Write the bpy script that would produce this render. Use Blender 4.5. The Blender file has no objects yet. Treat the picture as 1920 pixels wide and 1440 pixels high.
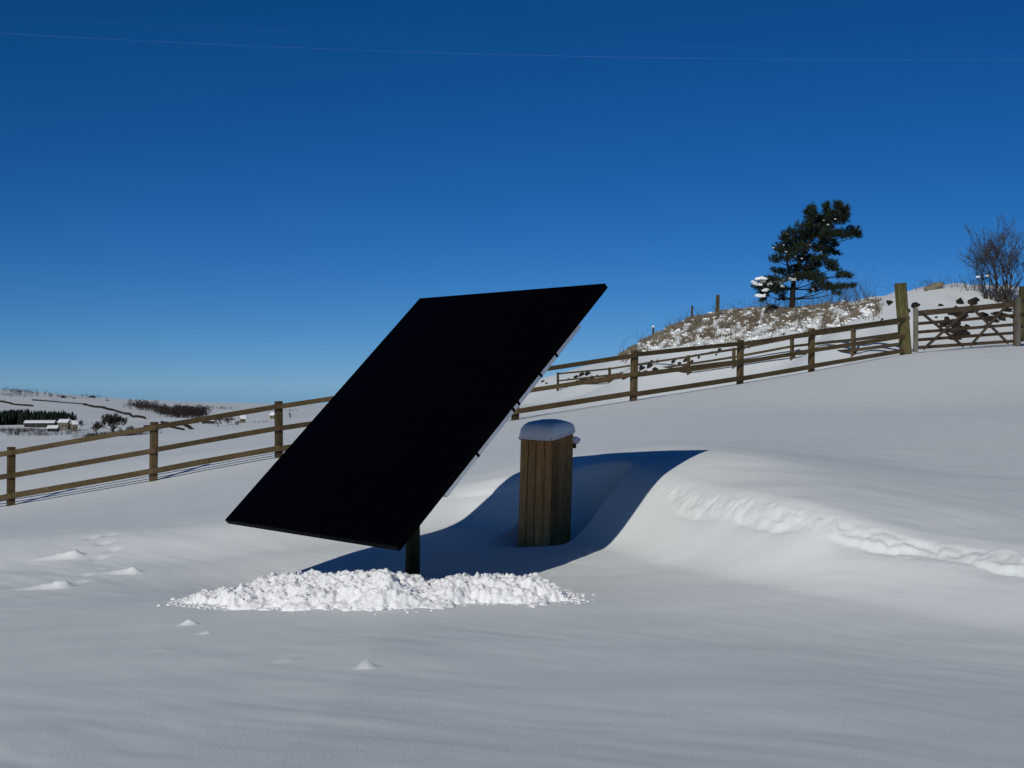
import bpy, bmesh, math, random
import numpy as np
from mathutils import Vector, Matrix, noise as mnoise

# ------------------------------------------------------------------ camera, sky, sun, exposure
sc = bpy.context.scene
COL = sc.collection
CAMZ = 1.20          # eye height above the flat snow
F = 2617.0           # focal length in pixels of a 1920 px wide picture
SUN = Vector((0.50, 1.0, -0.625)).normalized()   # direction the sunlight travels

cam = bpy.data.cameras.new('camera')
cam.sensor_width = 36.0
cam.lens = 36.0 * F / 1920.0
cam.clip_start = 0.05
cam.clip_end = 20000.0
camo = bpy.data.objects.new('camera', cam)
COL.objects.link(camo)
camo.location = (0, 0, CAMZ)
camo.rotation_euler = (math.pi / 2, 0, 0)
sc.camera = camo

world = bpy.data.worlds.new('World')
sc.world = world
world.use_nodes = True
wn = world.node_tree
sky = wn.nodes.new('ShaderNodeTexSky')
sky.sky_type = 'NISHITA'
sky.sun_disc = False
sky.sun_elevation = math.asin(-SUN.z)
sky.sun_rotation = math.atan2(-SUN.x, -SUN.y)
sky.altitude = 0
sky.air_density = 0.5
sky.dust_density = 0.0
sky.ozone_density = 10.0
wsat = wn.nodes.new('ShaderNodeHueSaturation')
wsat.inputs['Saturation'].default_value = 1.125
wn.links.new(sky.outputs[0], wsat.inputs['Color'])
wn.links.new(wsat.outputs[0], wn.nodes['Background'].inputs[0])
wn.nodes['Background'].inputs[1].default_value = 0.098

sl = bpy.data.lights.new('sun', 'SUN')
sl.energy = 4.7
sl.angle = math.radians(0.53)
sl.color = (1.0, 0.975, 0.88)
slo = bpy.data.objects.new('sun', sl)
COL.objects.link(slo)
slo.rotation_euler = SUN.to_track_quat('-Z', 'Y').to_euler()
slo.location = (-20, -40, 30)

vs = sc.view_settings
vs.view_transform = 'Standard'
vs.look = 'None'
vs.gamma = 1.0
vs.use_curve_mapping = False
vs.exposure = -0.85
sc.cycles.max_bounces = 6
sc.cycles.diffuse_bounces = 3
sc.cycles.use_denoising = True

random.seed(7)
RNG = np.random.default_rng(11)

# ------------------------------------------------------------------ helpers
def P(px, py, d):
    """a point of the place, measured from the photograph: pixel and distance"""
    return Vector(((px - 960) / F * d, d, CAMZ + (720 - py) / F * d))

def np_mesh(name, verts, faces, mat=None, smooth=True):
    me = bpy.data.meshes.new(name)
    v = np.asarray(verts, dtype=np.float32).reshape(-1, 3)
    f = np.asarray(faces, dtype=np.int32)
    n = f.shape[1]
    me.vertices.add(len(v))
    me.vertices.foreach_set('co', v.ravel())
    me.loops.add(f.size)
    me.loops.foreach_set('vertex_index', f.ravel())
    me.polygons.add(len(f))
    me.polygons.foreach_set('loop_start', np.arange(0, f.size, n, dtype=np.int32))
    me.polygons.foreach_set('loop_total', np.full(len(f), n, dtype=np.int32))
    me.update(calc_edges=True)
    me.validate()
    if smooth:
        me.polygons.foreach_set('use_smooth', np.ones(len(me.polygons), dtype=bool))
    if mat:
        me.materials.append(mat)
    return me

def link(name, me, parent=None, loc=None):
    o = bpy.data.objects.new(name, me)
    COL.objects.link(o)
    if parent:
        o.parent = parent
    if loc is not None:
        o.location = loc
    return o

def tag(o, label=None, cat=None, group=None, kind=None):
    if label: o['label'] = label
    if cat: o['category'] = cat
    if group: o['group'] = group
    if kind: o['kind'] = kind
    return o

def empty(name, loc=(0, 0, 0), rot=(0, 0, 0)):
    o = bpy.data.objects.new(name, None)
    COL.objects.link(o)
    o.empty_display_size = 0.2
    o.location = loc
    o.rotation_euler = rot
    return o

class MB:
    """collects boxes, bars and tubes into one mesh"""
    def __init__(s):
        s.v = []; s.f = []
    def add(s, vs_, fs):
        b = len(s.v)
        s.v += [tuple(p) for p in vs_]
        s.f += [tuple(i + b for i in f) for f in fs]
    def box(s, M, x, y, z, ch=0.0):
        """box of full size x,y,z about the origin of M; ch = chamfer of the long (z) edges"""
        hx, hy, hz = x / 2, y / 2, z / 2
        if ch <= 0:
            pr = [(-hx, -hy), (hx, -hy), (hx, hy), (-hx, hy)]
        else:
            c = ch
            pr = [(-hx + c, -hy), (hx - c, -hy), (hx, -hy + c), (hx, hy - c), (hx - c, hy), (-hx + c, hy), (-hx, hy - c), (-hx, -hy + c)]
        n = len(pr)
        vv = [M @ Vector((a, b, -hz)) for a, b in pr] + [M @ Vector((a, b, hz)) for a, b in pr]
        ff = [tuple(reversed(range(n))), tuple(range(n, 2 * n))] + [(i, (i + 1) % n, n + (i + 1) % n, n + i) for i in range(n)]
        s.add(vv, ff)
    def bar(s, a, b, w, h, up=Vector((0, 0, 1)), ch=0.0):
        """beam from a to b, h measured along up, w across"""
        a = Vector(a); b = Vector(b)
        z = (b - a); L = z.length; z.normalize()
        x = z.cross(up)
        if x.length < 1e-5: x = Vector((1, 0, 0))
        x.normalize(); y = z.cross(x)
        M = Matrix(((x.x, y.x, z.x, 0), (x.y, y.y, z.y, 0), (x.z, y.z, z.z, 0), (0, 0, 0, 1)))
        M = Matrix.Translation((a + b) / 2) @ M
        s.box(M, w, h, L, ch)
    def tube(s, pts, rad, n=6, cap=True):
        pts = [Vector(p) for p in pts]
        b = len(s.v)
        for i, p in enumerate(pts):
            t = (pts[min(i + 1, len(pts) - 1)] - pts[max(i - 1, 0)])
            if t.length < 1e-9: t = Vector((0, 0, 1))
            t.normalize()
            u = t.cross(Vector((0.13, 0.31, 0.94)))
            if u.length < 1e-3: u = t.cross(Vector((1, 0, 0)))
            u.normalize(); w = t.cross(u)
            r = rad[i] if hasattr(rad, '__len__') else rad
            for k in range(n):
                a = 2 * math.pi * k / n
                s.v.append(tuple(p + (u * math.cos(a) + w * math.sin(a)) * r))
        for i in range(len(pts) - 1):
            for k in range(n):
                k2 = (k + 1) % n
                s.f.append((b + i * n + k, b + i * n + k2, b + (i + 1) * n + k2, b + (i + 1) * n + k))
        if cap:
            s.f.append(tuple(b + k for k in reversed(range(n))))
            e = b + (len(pts) - 1) * n
            s.f.append(tuple(e + k for k in range(n)))
    def mesh(s, name, mat, smooth=False):
        me = bpy.data.meshes.new(name)
        me.from_pydata(s.v, [], s.f)
        me.update()
        if smooth:
            me.polygons.foreach_set('use_smooth', np.ones(len(me.polygons), dtype=bool))
        me.materials.append(mat)
        return me
    def build(s, name, mat, parent=None, smooth=False):
        return link(name, s.mesh(name, mat, smooth), parent)

# value/gradient noise on arrays
def _hash(ix, iy, seed):
    h = (ix.astype(np.int64) * 374761393 + iy.astype(np.int64) * 668265263 + seed * 974634777) & 0xFFFFFFFF
    h = ((h ^ (h >> 13)) * 1274126177) & 0xFFFFFFFF
    return (h ^ (h >> 16)) & 0xFFFFFFFF
def pnoise(x, y, seed=0):
    ix = np.floor(x); iy = np.floor(y)
    fx = x - ix; fy = y - iy
    def g(dx, dy):
        a = _hash(ix + dx, iy + dy, seed) / 4294967296.0 * 2 * np.pi
        return np.cos(a) * (fx - dx) + np.sin(a) * (fy - dy)
    u = fx * fx * fx * (fx * (fx * 6 - 15) + 10); v = fy * fy * fy * (fy * (fy * 6 - 15) + 10)
    return ((g(0, 0) * (1 - u) + g(1, 0) * u) * (1 - v) + (g(0, 1) * (1 - u) + g(1, 1) * u) * v) * 1.5
def fbm(x, y, seed=0, oct=4, gain=0.5):
    r = 0; a = 1.0
    for k in range(oct):
        r = r + a * pnoise(x * 2 ** k + 17.3 * k, y * 2 ** k - 9.1 * k, seed + k); a *= gain
    return r
def sstep(a, b, x):
    t = np.clip((x - a) / (b - a), 0, 1)
    return t * t * (3 - 2 * t)

# ------------------------------------------------------------------ materials
def new_mat(name):
    m = bpy.data.materials.new(name)
    m.use_nodes = True
    nt = m.node_tree
    return m, nt, nt.nodes['Principled BSDF']

def node(nt, typ, **kw):
    n = nt.nodes.new(typ)
    for k, v in kw.items():
        setattr(n, k, v)
    return n

def noise_node(nt, scale, detail=4, coord='Object', stretch=(1, 1, 1), rough=0.55):
    tc = node(nt, 'ShaderNodeTexCoord')
    mp = node(nt, 'ShaderNodeMapping')
    mp.inputs['Scale'].default_value = stretch
    nz = node(nt, 'ShaderNodeTexNoise')
    nz.inputs['Scale'].default_value = scale
    nz.inputs['Detail'].default_value = detail
    nz.inputs['Roughness'].default_value = rough
    nt.links.new(tc.outputs[coord], mp.inputs[0])
    nt.links.new(mp.outputs[0], nz.inputs['Vector'])
    return nz

def ramp(nt, src, stops):
    r = node(nt, 'ShaderNodeValToRGB')
    e = r.color_ramp.elements
    while len(e) < len(stops): e.new(0.5)
    for el, (p, c) in zip(e, stops):
        el.position = p; el.color = (*c, 1)
    nt.links.new(src, r.inputs[0])
    return r

def mat_snow(name, base, bump=0.25, scale=60.0, dist=0.01):
    m, nt, b = new_mat(name)
    n1 = noise_node(nt, 1.3, 5)
    r = ramp(nt, n1.outputs[0], [(0.3, tuple(c * 0.955 for c in base)), (0.7, base)])
    nt.links.new(r.outputs[0], b.inputs['Base Color'])
    b.inputs['Roughness'].default_value = 0.62
    b.inputs['Specular IOR Level'].default_value = 0.18
    n2 = noise_node(nt, scale, 6, rough=0.7)
    bp = node(nt, 'ShaderNodeBump')
    bp.inputs['Strength'].default_value = bump
    bp.inputs['Distance'].default_value = dist
    nt.links.new(n2.outputs[0], bp.inputs['Height'])
    nt.links.new(bp.outputs[0], b.inputs['Normal'])
    return m

def mat_wood(name, dark, light, scale=6.0, grain=(14, 14, 1.0), rough=0.8, spec=0.2, knots=False, stain=(0.62, 0.66, 0.55)):
    m, nt, b = new_mat(name)
    n1 = noise_node(nt, scale, 6, stretch=grain)
    n2 = noise_node(nt, 1.7, 3)
    r1 = ramp(nt, n1.outputs[0], [(0.32, dark), (0.68, light)])
    mx = node(nt, 'ShaderNodeMix', data_type='RGBA', blend_type='MULTIPLY')
    r2 = ramp(nt, n2.outputs[0], [(0.35, stain), (0.65, (1.0, 1.0, 1.0))])
    mx.inputs[0].default_value = 0.8
    nt.links.new(r1.outputs[0], mx.inputs[6]); nt.links.new(r2.outputs[0], mx.inputs[7])
    out = mx.outputs[2]
    # each plank its own tone
    oi = node(nt, 'ShaderNodeObjectInfo')
    hv = node(nt, 'ShaderNodeHueSaturation')
    mr = node(nt, 'ShaderNodeMapRange')
    mr.inputs[3].default_value = 0.66; mr.inputs[4].default_value = 1.28
    nt.links.new(oi.outputs['Random'], mr.inputs[0])
    nt.links.new(mr.outputs[0], hv.inputs['Value'])
    nt.links.new(out, hv.inputs['Color'])
    out = hv.outputs[0]
    if knots:
        vo = node(nt, 'ShaderNodeTexVoronoi')
        tc = node(nt, 'ShaderNodeTexCoord'); mp = node(nt, 'ShaderNodeMapping')
        mp.inputs['Scale'].default_value = (11, 11, 4.2)
        nt.links.new(tc.outputs['Object'], mp.inputs[0]); nt.links.new(mp.outputs[0], vo.inputs['Vector'])
        rk = ramp(nt, vo.outputs['Distance'], [(0.10, (0.25, 0.18, 0.12)), (0.22, (1, 1, 1))])
        mk = node(nt, 'ShaderNodeMix', data_type='RGBA', blend_type='MULTIPLY')
        mk.inputs[0].default_value = 0.9
        nt.links.new(out, mk.inputs[6]); nt.links.new(rk.outputs[0], mk.inputs[7])
        out = mk.outputs[2]
    nt.links.new(out, b.inputs['Base Color'])
    b.inputs['Roughness'].default_value = rough
    b.inputs['Specular IOR Level'].default_value = spec
    bp = node(nt, 'ShaderNodeBump'); bp.inputs['Strength'].default_value = 0.4; bp.inputs['Distance'].default_value = 0.004
    nt.links.new(n1.outputs[0], bp.inputs['Height']); nt.links.new(bp.outputs[0], b.inputs['Normal'])
    return m

def mat_plain(name, c, rough=0.7, spec=0.3, metal=0.0, var=0.25, scale=8.0):
    m, nt, b = new_mat(name)
    n = noise_node(nt, scale, 4)
    r = ramp(nt, n.outputs[0], [(0.3, tuple(x * (1 - var) for x in c)), (0.7, tuple(min(1, x * (1 + var)) for x in c))])
    nt.links.new(r.outputs[0], b.inputs['Base Color'])
    b.inputs['Roughness'].default_value = rough
    b.inputs['Specular IOR Level'].default_value = spec
    b.inputs['Metallic'].default_value = metal
    return m

M = {}
M['snow'] = mat_snow('wind_packed_snow', (0.80, 0.832, 0.83), 0.42, 70.0, 0.006)
M['fresh'] = mat_snow('fresh_snow', (0.93, 0.935, 0.94), 0.5, 60.0, 0.012)
M['farsnow'] = mat_snow('far_roof_snow', (0.85, 0.87, 0.9), 0.1, 3.0, 0.05)
M['fence'] = mat_wood('fence_timber', (0.046, 0.031, 0.015), (0.145, 0.100, 0.050), 5.0, (9, 9, 9))
M['gatepost'] = mat_wood('mossy_post_timber', (0.060, 0.052, 0.020), (0.16, 0.135, 0.055), 5.0, (8, 8, 1))
M['gate'] = mat_wood('weathered_gate_timber', (0.045, 0.030, 0.020), (0.115, 0.080, 0.055), 5.0, (6, 6, 6))
M['greypost'] = mat_wood('grey_gate_timber', (0.10, 0.09, 0.075), (0.22, 0.205, 0.175), 5.0, (8, 8, 1))
M['plank'] = mat_wood('stained_larch_plank', (0.42, 0.205, 0.066), (0.74, 0.42, 0.155), 7.0, (9, 9, 0.8), 0.75, 0.25, True, (0.70, 0.60, 0.50))
M['darkwood'] = mat_plain('dark_felt', (0.03, 0.026, 0.022), 0.9, 0.1)
M['black'] = mat_plain('panel_frame_black', (0.0012, 0.0012, 0.0018), 0.5, 0.02, var=0.1)
M['alu'] = mat_plain('aluminium_rail', (0.75, 0.77, 0.79), 0.38, 0.5, 0.9, var=0.06)
M['green'] = mat_plain('green_painted_steel', (0.014, 0.032, 0.011), 0.6, 0.15, var=0.3)
M['stone'] = mat_plain('gritstone', (0.022, 0.019, 0.016), 0.95, 0.1, var=0.5, scale=3.0)
M['palestone'] = mat_plain('pale_gritstone', (0.20, 0.17, 0.13), 0.95, 0.1, var=0.3, scale=3.0)
M['bark'] = mat_plain('pine_bark', (0.020, 0.016, 0.013), 0.95, 0.1, var=0.4, scale=5.0)
M['twig'] = mat_plain('bare_twigs', (0.052, 0.047, 0.042), 0.95, 0.1, var=0.35, scale=2.0)
M['needle'] = mat_plain('pine_needles', (0.018, 0.028, 0.013), 0.7, 0.2, var=0.5, scale=3.0)
M['conifer'] = mat_plain('plantation_needles', (0.012, 0.020, 0.014), 0.9, 0.1, var=0.5, scale=0.2)
M['farwood'] = mat_plain('leafless_woodland', (0.04, 0.031, 0.029), 0.95, 0.05, var=0.4, scale=0.15)
M['grass'] = mat_plain('dead_grass', (0.165, 0.135, 0.098), 0.9, 0.1, var=0.4, scale=1.2)
M['farmwall'] = mat_plain('farm_stone', (0.16, 0.135, 0.105), 0.95, 0.1, var=0.25, scale=0.8)
M['shed'] = mat_plain('dark_cladding', (0.045, 0.042, 0.04), 0.9, 0.1, var=0.25, scale=0.6)
M['glassdark'] = mat_plain('dark_window', (0.01, 0.01, 0.012), 0.15, 0.5, var=0.1)
M['cable'] = mat_plain('cable_aluminium', (0.38, 0.38, 0.38), 0.5, 0.4, 0.2, var=0.05)

def mat_cells():
    m, nt, b = new_mat('solar_cells')
    tc = node(nt, 'ShaderNodeTexCoord')
    br = node(nt, 'ShaderNodeTexBrick')
    br.offset = 0.0; br.squash = 1.0
    br.inputs['Color1'].default_value = (0.0008, 0.0008, 0.0013, 1)
    br.inputs['Color2'].default_value = (0.0009, 0.0009, 0.0015, 1)
    br.inputs['Mortar'].default_value = (0.0006, 0.0006, 0.0008, 1)
    br.inputs['Scale'].default_value = 1.0
    br.inputs['Mortar Size'].default_value = 0.004
    br.inputs['Brick Width'].default_value = 0.159
    br.inputs['Row Height'].default_value = 0.159
    nt.links.new(tc.outputs['Object'], br.inputs['Vector'])
    nt.links.new(br.outputs[0], b.inputs['Base Color'])
    b.inputs['Roughness'].default_value = 0.22
    b.inputs['Specular IOR Level'].default_value = 0.015
    return m
M['cells'] = mat_cells()

# ------------------------------------------------------------------ the lie of the land
# surveyed points: pixel in the photograph and distance in metres
SURVEY = [
    # foot of the near fence, left to right
    (-400, 1005, 26.5), (20, 948, 27), (287, 902, 27.6), (523, 858, 28.3), (740, 822, 29), (965, 788, 30), (1187, 752, 31),
    (1387, 720, 33), (1520, 697, 34.8), (1700, 664, 37.5), (1910, 648, 40), (2300, 610, 44),
    # shoulder of the drift behind the tracker and the open slope above it
    (-300, 1030, 11.8), (150, 996, 11.2), (350, 984, 11.0), (600, 945, 11.6), (900, 893, 11.8), (1040, 862, 11.6),
    (1180, 855, 10.4), (1335, 851, 9.85), (1265, 882, 9.5), (1500, 925, 8.1), (1740, 982, 7.6), (1920, 1000, 7.25), (2300, 1060, 6.4),
    (100, 968, 18), (500, 895, 18), (900, 843, 18), (1300, 805, 18), (1600, 795, 18), (1900, 782, 18), (2300, 770, 18),
    (900, 815, 24), (1300, 775, 24), (1600, 768, 24), (1900, 752, 24), (2300, 735, 24), (20, 931, 28.8), (287, 884, 29.4), (523, 841, 30.1),
    (1500, 850, 11.5), (1750, 880, 10.8), (1920, 885, 10.5), (2300, 900, 10),
    # field beyond the fence and the second fence
    (1600, 668, 48), (1485, 675, 58), (1376, 690, 63), (1291, 702, 67), (1143, 720, 80), (1046, 734, 92),
    (1750, 650, 42), (1900, 640, 42.5), (2300, 596, 47),
    # foot and crest of the rough bank
    (1010, 712, 102), (1100, 702, 90), (1200, 668, 79), (1300, 654, 71), (1400, 640, 66), (1500, 622, 61), (1600, 603, 52.5), (1700, 592, 47),
    (1850, 588, 47), (2300, 550, 50),
    (1160, 668, 92), (1240, 624, 85), (1300, 600, 80), (1400, 584, 75), (1500, 581, 70), (1600, 572, 61), (1650, 564, 57), (1700, 551, 53),
    (1755, 541, 51.5), (1830, 546, 51), (1900, 556, 51), (2300, 530, 55),
    (1160, 700, 115), (1240, 650, 105), (1300, 635, 100), (1400, 622, 95), (1500, 612, 90), (1600, 600, 80), (1700, 585, 72), (1830, 572, 66), (1900, 580, 66), (2300, 548, 72),
    (1040, 735, 150), (1300, 690, 160), (1700, 640, 130), (2200, 600, 130), (1300, 720, 400), (1700, 700, 400), (2200, 690, 400),
    # field falling away on the left and the far side of the valley
    (-300, 900, 45), (0, 880, 45), (250, 855, 50), (520, 826, 55), (760, 797, 62), (950, 762, 72),
    (-200, 852, 90), (0, 845, 95), (250, 832, 105), (450, 806, 120), (620, 788, 150), (850, 765, 160),
    (-200, 838, 230), (0, 833, 250), (250, 827, 280), (450, 812, 300), (620, 797, 350), (900, 775, 400),
    (-200, 806, 800), (0, 806, 800), (140, 808, 800), (260, 808, 800), (420, 800, 900), (620, 786, 1100), (900, 760, 1200),
    (-200, 765, 1400), (0, 770, 1400), (140, 772, 1450), (280, 780, 1500), (420, 776, 1800), (620, 773, 2000),
    (-300, 715, 2400), (0, 731, 2400), (60, 734, 2450), (120, 740, 2500), (180, 747, 2600), (250, 751, 2800), (400, 757, 3200), (600, 762, 3600),
    (900, 750, 4200), (1500, 735, 4500), (2200, 720, 4500),
    (-300, 722, 5500), (0, 738, 5500), (400, 760, 5800), (900, 755, 5800),
]
PTS = np.array([tuple(P(*p)) for p in SURVEY])
extra = [(-40, 8, -2.6), (-25, 2, -1.6), (-15, 8, -1.75), (-6, 6, -1.25), (30, 8, 1.2), (15, 6, 0.2), (20, -20, 0.6), (0, -20, -1.3), (-30, -30, -2.0), (8, 4, -0.4),
         (-200, 30, -9), (-400, 200, -20), (200, 40, 8), (400, 150, 12), (-100, -200, -8), (150, -200, 6), (-4500, 1500, -30), (4500, 1500, 20), (-2000, -2000, -20), (2000, -2000, 20)]
PTS = np.vstack([PTS, np.array([(a, b, c + CAMZ) for a, b, c in extra])])

def _uv(x, y):
    yy = y + 8.0
    r = np.sqrt(x * x + yy * yy) + 0.5
    return 1.5 * np.arctan2(x, yy), np.log(r), r
_pu, _pv, _pr = _uv(PTS[:, 0], PTS[:, 1])
def _tps_k(d2):
    return 0.5 * d2 * np.log(d2 + 1e-12)
_n = len(PTS)
_A = np.zeros((_n + 3, _n + 3))
_A[:_n, :_n] = _tps_k((_pu[:, None] - _pu) ** 2 + (_pv[:, None] - _pv) ** 2) + np.eye(_n) * 2e-5
_A[:_n, _n] = 1; _A[:_n, _n + 1] = _pu; _A[:_n, _n + 2] = _pv
_A[_n:, :_n] = _A[:_n, _n:].T
_W = np.linalg.solve(_A, np.concatenate([(PTS[:, 2] - CAMZ) / _pr, np.zeros(3)]))
def upper(x, y):
    u, v, r = _uv(x, y)
    s = _W[_n] + _W[_n + 1] * u + _W[_n + 2] * v
    if len(u) < 4000:
        return (s + _tps_k((u[:, None] - _pu) ** 2 + (v[:, None] - _pv) ** 2) @ _W[:_n]) * r + CAMZ
    for i in range(_n):
        s = s + _W[i] * _tps_k((u - _pu[i]) ** 2 + (v - _pv[i]) ** 2)
    return s * r + CAMZ

def lower(x, y):
    z = -1.16 + 0.030 * np.clip(7.2 - y, -1.2, 0) + 0.015 * np.clip(7.2 - y, 0, 4.0) ** 2 + 0.060 * np.clip(x + 0.6, -4.0, 0.0) + 0.035 * np.minimum(x + 4.6, 0.0) + 0.012 * np.clip(x, 0, 8)
    z = z - 0.085 * np.exp(-((x + 1.55) / 0.8) ** 2 - ((y - 9.25) / 0.65) ** 2)      # shallow dip beyond the pole
    return z + CAMZ

def smooth_line(p, m=6):
    p = [np.array(q, float) for q in p]
    p = [2 * p[0] - p[1]] + p + [2 * p[-1] - p[-2]]
    out = []
    for i in range(1, len(p) - 2):
        for k in range(m):
            t = k / m
            out.append(0.5 * ((2 * p[i]) + (-p[i - 1] + p[i + 1]) * t + (2 * p[i - 1] - 5 * p[i] + 4 * p[i + 1] - p[i + 2]) * t * t + (-p[i - 1] + 3 * p[i] - 3 * p[i + 1] + p[i + 2]) * t ** 3))
    out.append(p[-2])
    return np.array(out)
TOE = smooth_line([(-60, 6), (-12, 10.2), (-6, 9.9), (-3.5, 10.0), (-2.2, 10.05), (-1.2, 10.5), (-0.4, 10.9), (-0.05, 10.6), (0.20, 10.05), (0.44, 9.6), (0.64, 9.2), (0.86, 8.6), (1.10, 7.95), (1.45, 7.25), (1.85, 6.55), (2.25, 5.85), (3.1, 4.2), (4.6, 2), (8, -3), (30, -30)])
CREST = smooth_line([(-60, 9), (-12, 12.2), (-6, 11.4), (-3.5, 11.2), (-2.3, 11.05), (-1.0, 11.5), (-0.3, 11.7), (0.3, 11.3), (0.75, 10.7), (1.0, 10.1), (1.17, 9.55), (1.36, 9.0), (1.58, 8.45), (1.88, 7.93), (2.35, 7.4), (2.85, 6.8), (3.7, 5.2), (5.4, 2.6), (9, -2), (32, -28)])
def sdist(x, y, line):
    best = np.full(x.shape, 1e18); sg = np.ones(x.shape)
    for a, b in zip(line[:-1], line[1:]):
        dx, dy = b - a
        t = np.clip(((x - a[0]) * dx + (y - a[1]) * dy) / (dx * dx + dy * dy), 0, 1)
        ex = x - a[0] - t * dx; ey = y - a[1] - t * dy
        d = ex * ex + ey * ey
        m = d < best
        best = np.where(m, d, best)
        sg = np.where(m, np.sign(dx * ey - dy * ex), sg)
    return np.sqrt(best) * sg

BOXC = np.array((0.238, 10.42))       # centre of the timber box
POLE = np.array((-0.628, 8.82))

def lump(x, y, cx, cy, h, r, tail, ang=0.15):
    """small wind-blown snow lump with a tail of drifted snow"""
    c, s = math.cos(ang), math.sin(ang)
    dx = (x - cx) * c + (y - cy) * s; dy = -(x - cx) * s + (y - cy) * c
    k = np.where(dx < 0, r * tail, r)
    q = np.sqrt((dx / k) ** 2 + (dy / r) ** 2)
    return h * np.clip(1 - q, 0, 1) ** 1.6

LUMPS = []
def Hn(x, y, detail=True):
    """height of the snow surface"""
    x = np.asarray(x, float); y = np.asarray(y, float)
    shp = x.shape
    x = x.ravel(); y = y.ravel()
    z = upper(x, y)
    near = (np.abs(x) < 70) & (y < 60)
    if near.any():
        xn = x[near]; yn = y[near]; U = z[near]; L = lower(xn, yn)
        a = np.ones(xn.shape); b = np.ones(xn.shape)
        cl = yn <= 13.0
        if cl.any():
            a[cl] = sdist(xn[cl], yn[cl], TOE); b[cl] = sdist(xn[cl], yn[cl], CREST)
        t = np.where((a <= 0) & (yn <= 13.0), 0.0, np.where((b >= 0) | (yn > 13.0), 1.0, a / (a - b + 1e-9)))
        # mellow ground far from the picture
        S = t * t * (3 - 2 * t)
        tw = np.clip((a + 0.9) / (a - b + 1.6), 0, 1)
        tw = np.where(yn > 13.0, 1.0, tw)
        S = 0.58 * S + 0.42 * tw * tw * (3 - 2 * tw)
        h = L + (U - L) * S
        if detail:
            # ragged lip where the crust has slumped
            amp = sstep(0.98, 1.12, xn) * sstep(3.8, 2.9, xn) + 0.35 * sstep(-0.6, -0.35, xn) * sstep(0.1, -0.1, xn)
            wx = xn + 0.05 * pnoise(xn * 6, yn * 6, 71); wy = yn + 0.05 * pnoise(xn * 6, yn * 6, 72)
            for q, (t0, bw, fr_, dep, dec, sd) in enumerate([(0.66, 0.10, 1.7, 0.066, 0.08, 3), (0.73, 0.08, 3.0, 0.034, 0.045, 13), (0.79, 0.06, 4.2, 0.020, 0.04, 23)]):
                bil = np.abs(pnoise(wx * fr_ + 3.1 * q, wy * fr_, sd))
                tl = t0 + bw * bil + 0.05 * pnoise(xn * 0.9, yn * 0.9, 19) + 0.012 * pnoise(xn * 12, yn * 12, 9 + q)
                dd = tl - t
                pm = np.clip(pnoise(xn * 1.6 + q * 5, yn * 1.6, 77 + q) * 2.0 + (0.9 if q == 0 else 0.55), 0.0, 1.0)
                h -= dep * amp * pm * np.where(dd > 0, np.exp(-dd / dec) * sstep(0.0, 0.042, dd), 0.0)
            band = np.exp(-((t - 0.74) / 0.085) ** 2)
            h += amp * band * (0.014 * fbm(wx * 9, wy * 9, 5, 3) + 0.007 * pnoise(wx * 26, wy * 26, 6))
            # hollow scoured round the timber box
        r = np.sqrt(((xn - BOXC[0] - 0.03) / 1.05) ** 2 + ((yn - BOXC[1]) / 1.0) ** 2)
        ang = np.arctan2(yn - BOXC[1], xn - BOXC[0])
        op = 0.5 - 0.5 * np.cos(ang + 1.95)          # 0 towards the open front, 1 at the back
        op = 0.13 + 0.87 * sstep(0.05, 0.45, op)
        bowl = CAMZ - 1.222 + (0.42 * sstep(0.24, 0.60, r) + 1.6 * np.clip(r - 0.46, 0, 9)) * op
        k = 0.035
        d = np.clip(0.5 + 0.5 * (bowl - h) / k, 0, 1)
        h = bowl * (1 - d) + h * d - k * d * (1 - d)
        # little hollow at the pole
        rp = np.hypot(xn - POLE[0], yn - POLE[1])
        h -= 0.05 * np.exp(-(rp / 0.22) ** 2)
        fade = sstep(60, 25, yn) * sstep(70, 30, np.abs(xn))
        z[near] = z[near] * (1 - fade) + h * fade
        if detail:
            # wind ripples and soft swells
            fg = sstep(22, 8, yn)
            ca, sa = math.cos(-0.80), math.sin(-0.80)
            al = xn * ca + yn * sa; ac = -xn * sa + yn * ca
            wob = 0.35 * pnoise(xn * 0.6, yn * 0.6, 50)
            rip = fbm(al * 0.9, ac * 4.2 + wob * 3, 41, 4, 0.55)
            zz = z[near]
            patch = np.clip(0.35 + 0.8 * pnoise(xn * 0.35, yn * 0.35, 66), 0.05, 1)
            zz += fg * (0.0065 * rip * patch + 0.012 * fbm(xn * 0.55, yn * 0.8, 43, 3))
            for c in LUMPS:
                m = np.hypot(xn - c[0], yn - c[1]) < 1.2
                if m.any():
                    zz[m] += lump(xn[m], yn[m], *c) * (1 + 0.4 * pnoise(xn[m] * 30, yn[m] * 30, 8))
            z[near] = zz
    if detail:
        # hummocks of the rough bank, tussocks under snow
        m = (y > 40) & (y < 130) & (x > 4)
        if m.any():
            rough = sstep(3.2, 4.2, z[m]) * sstep(24.0, 20.0, x[m] - 0.08 * (y[m] - 60))
            z[m] += rough * (0.16 * fbm(x[m] * 1.3, y[m] * 0.9, 88, 3) + 0.02)
        m = y > 150
        if m.any():
            z[m] += sstep(150, 600, y[m]) * 1.6 * fbm(x[m] * 0.012, y[m] * 0.006, 91, 4)
    return z.reshape(shp)

def H(x, y):
    return float(Hn(np.array([x]), np.array([y]))[0])

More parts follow.
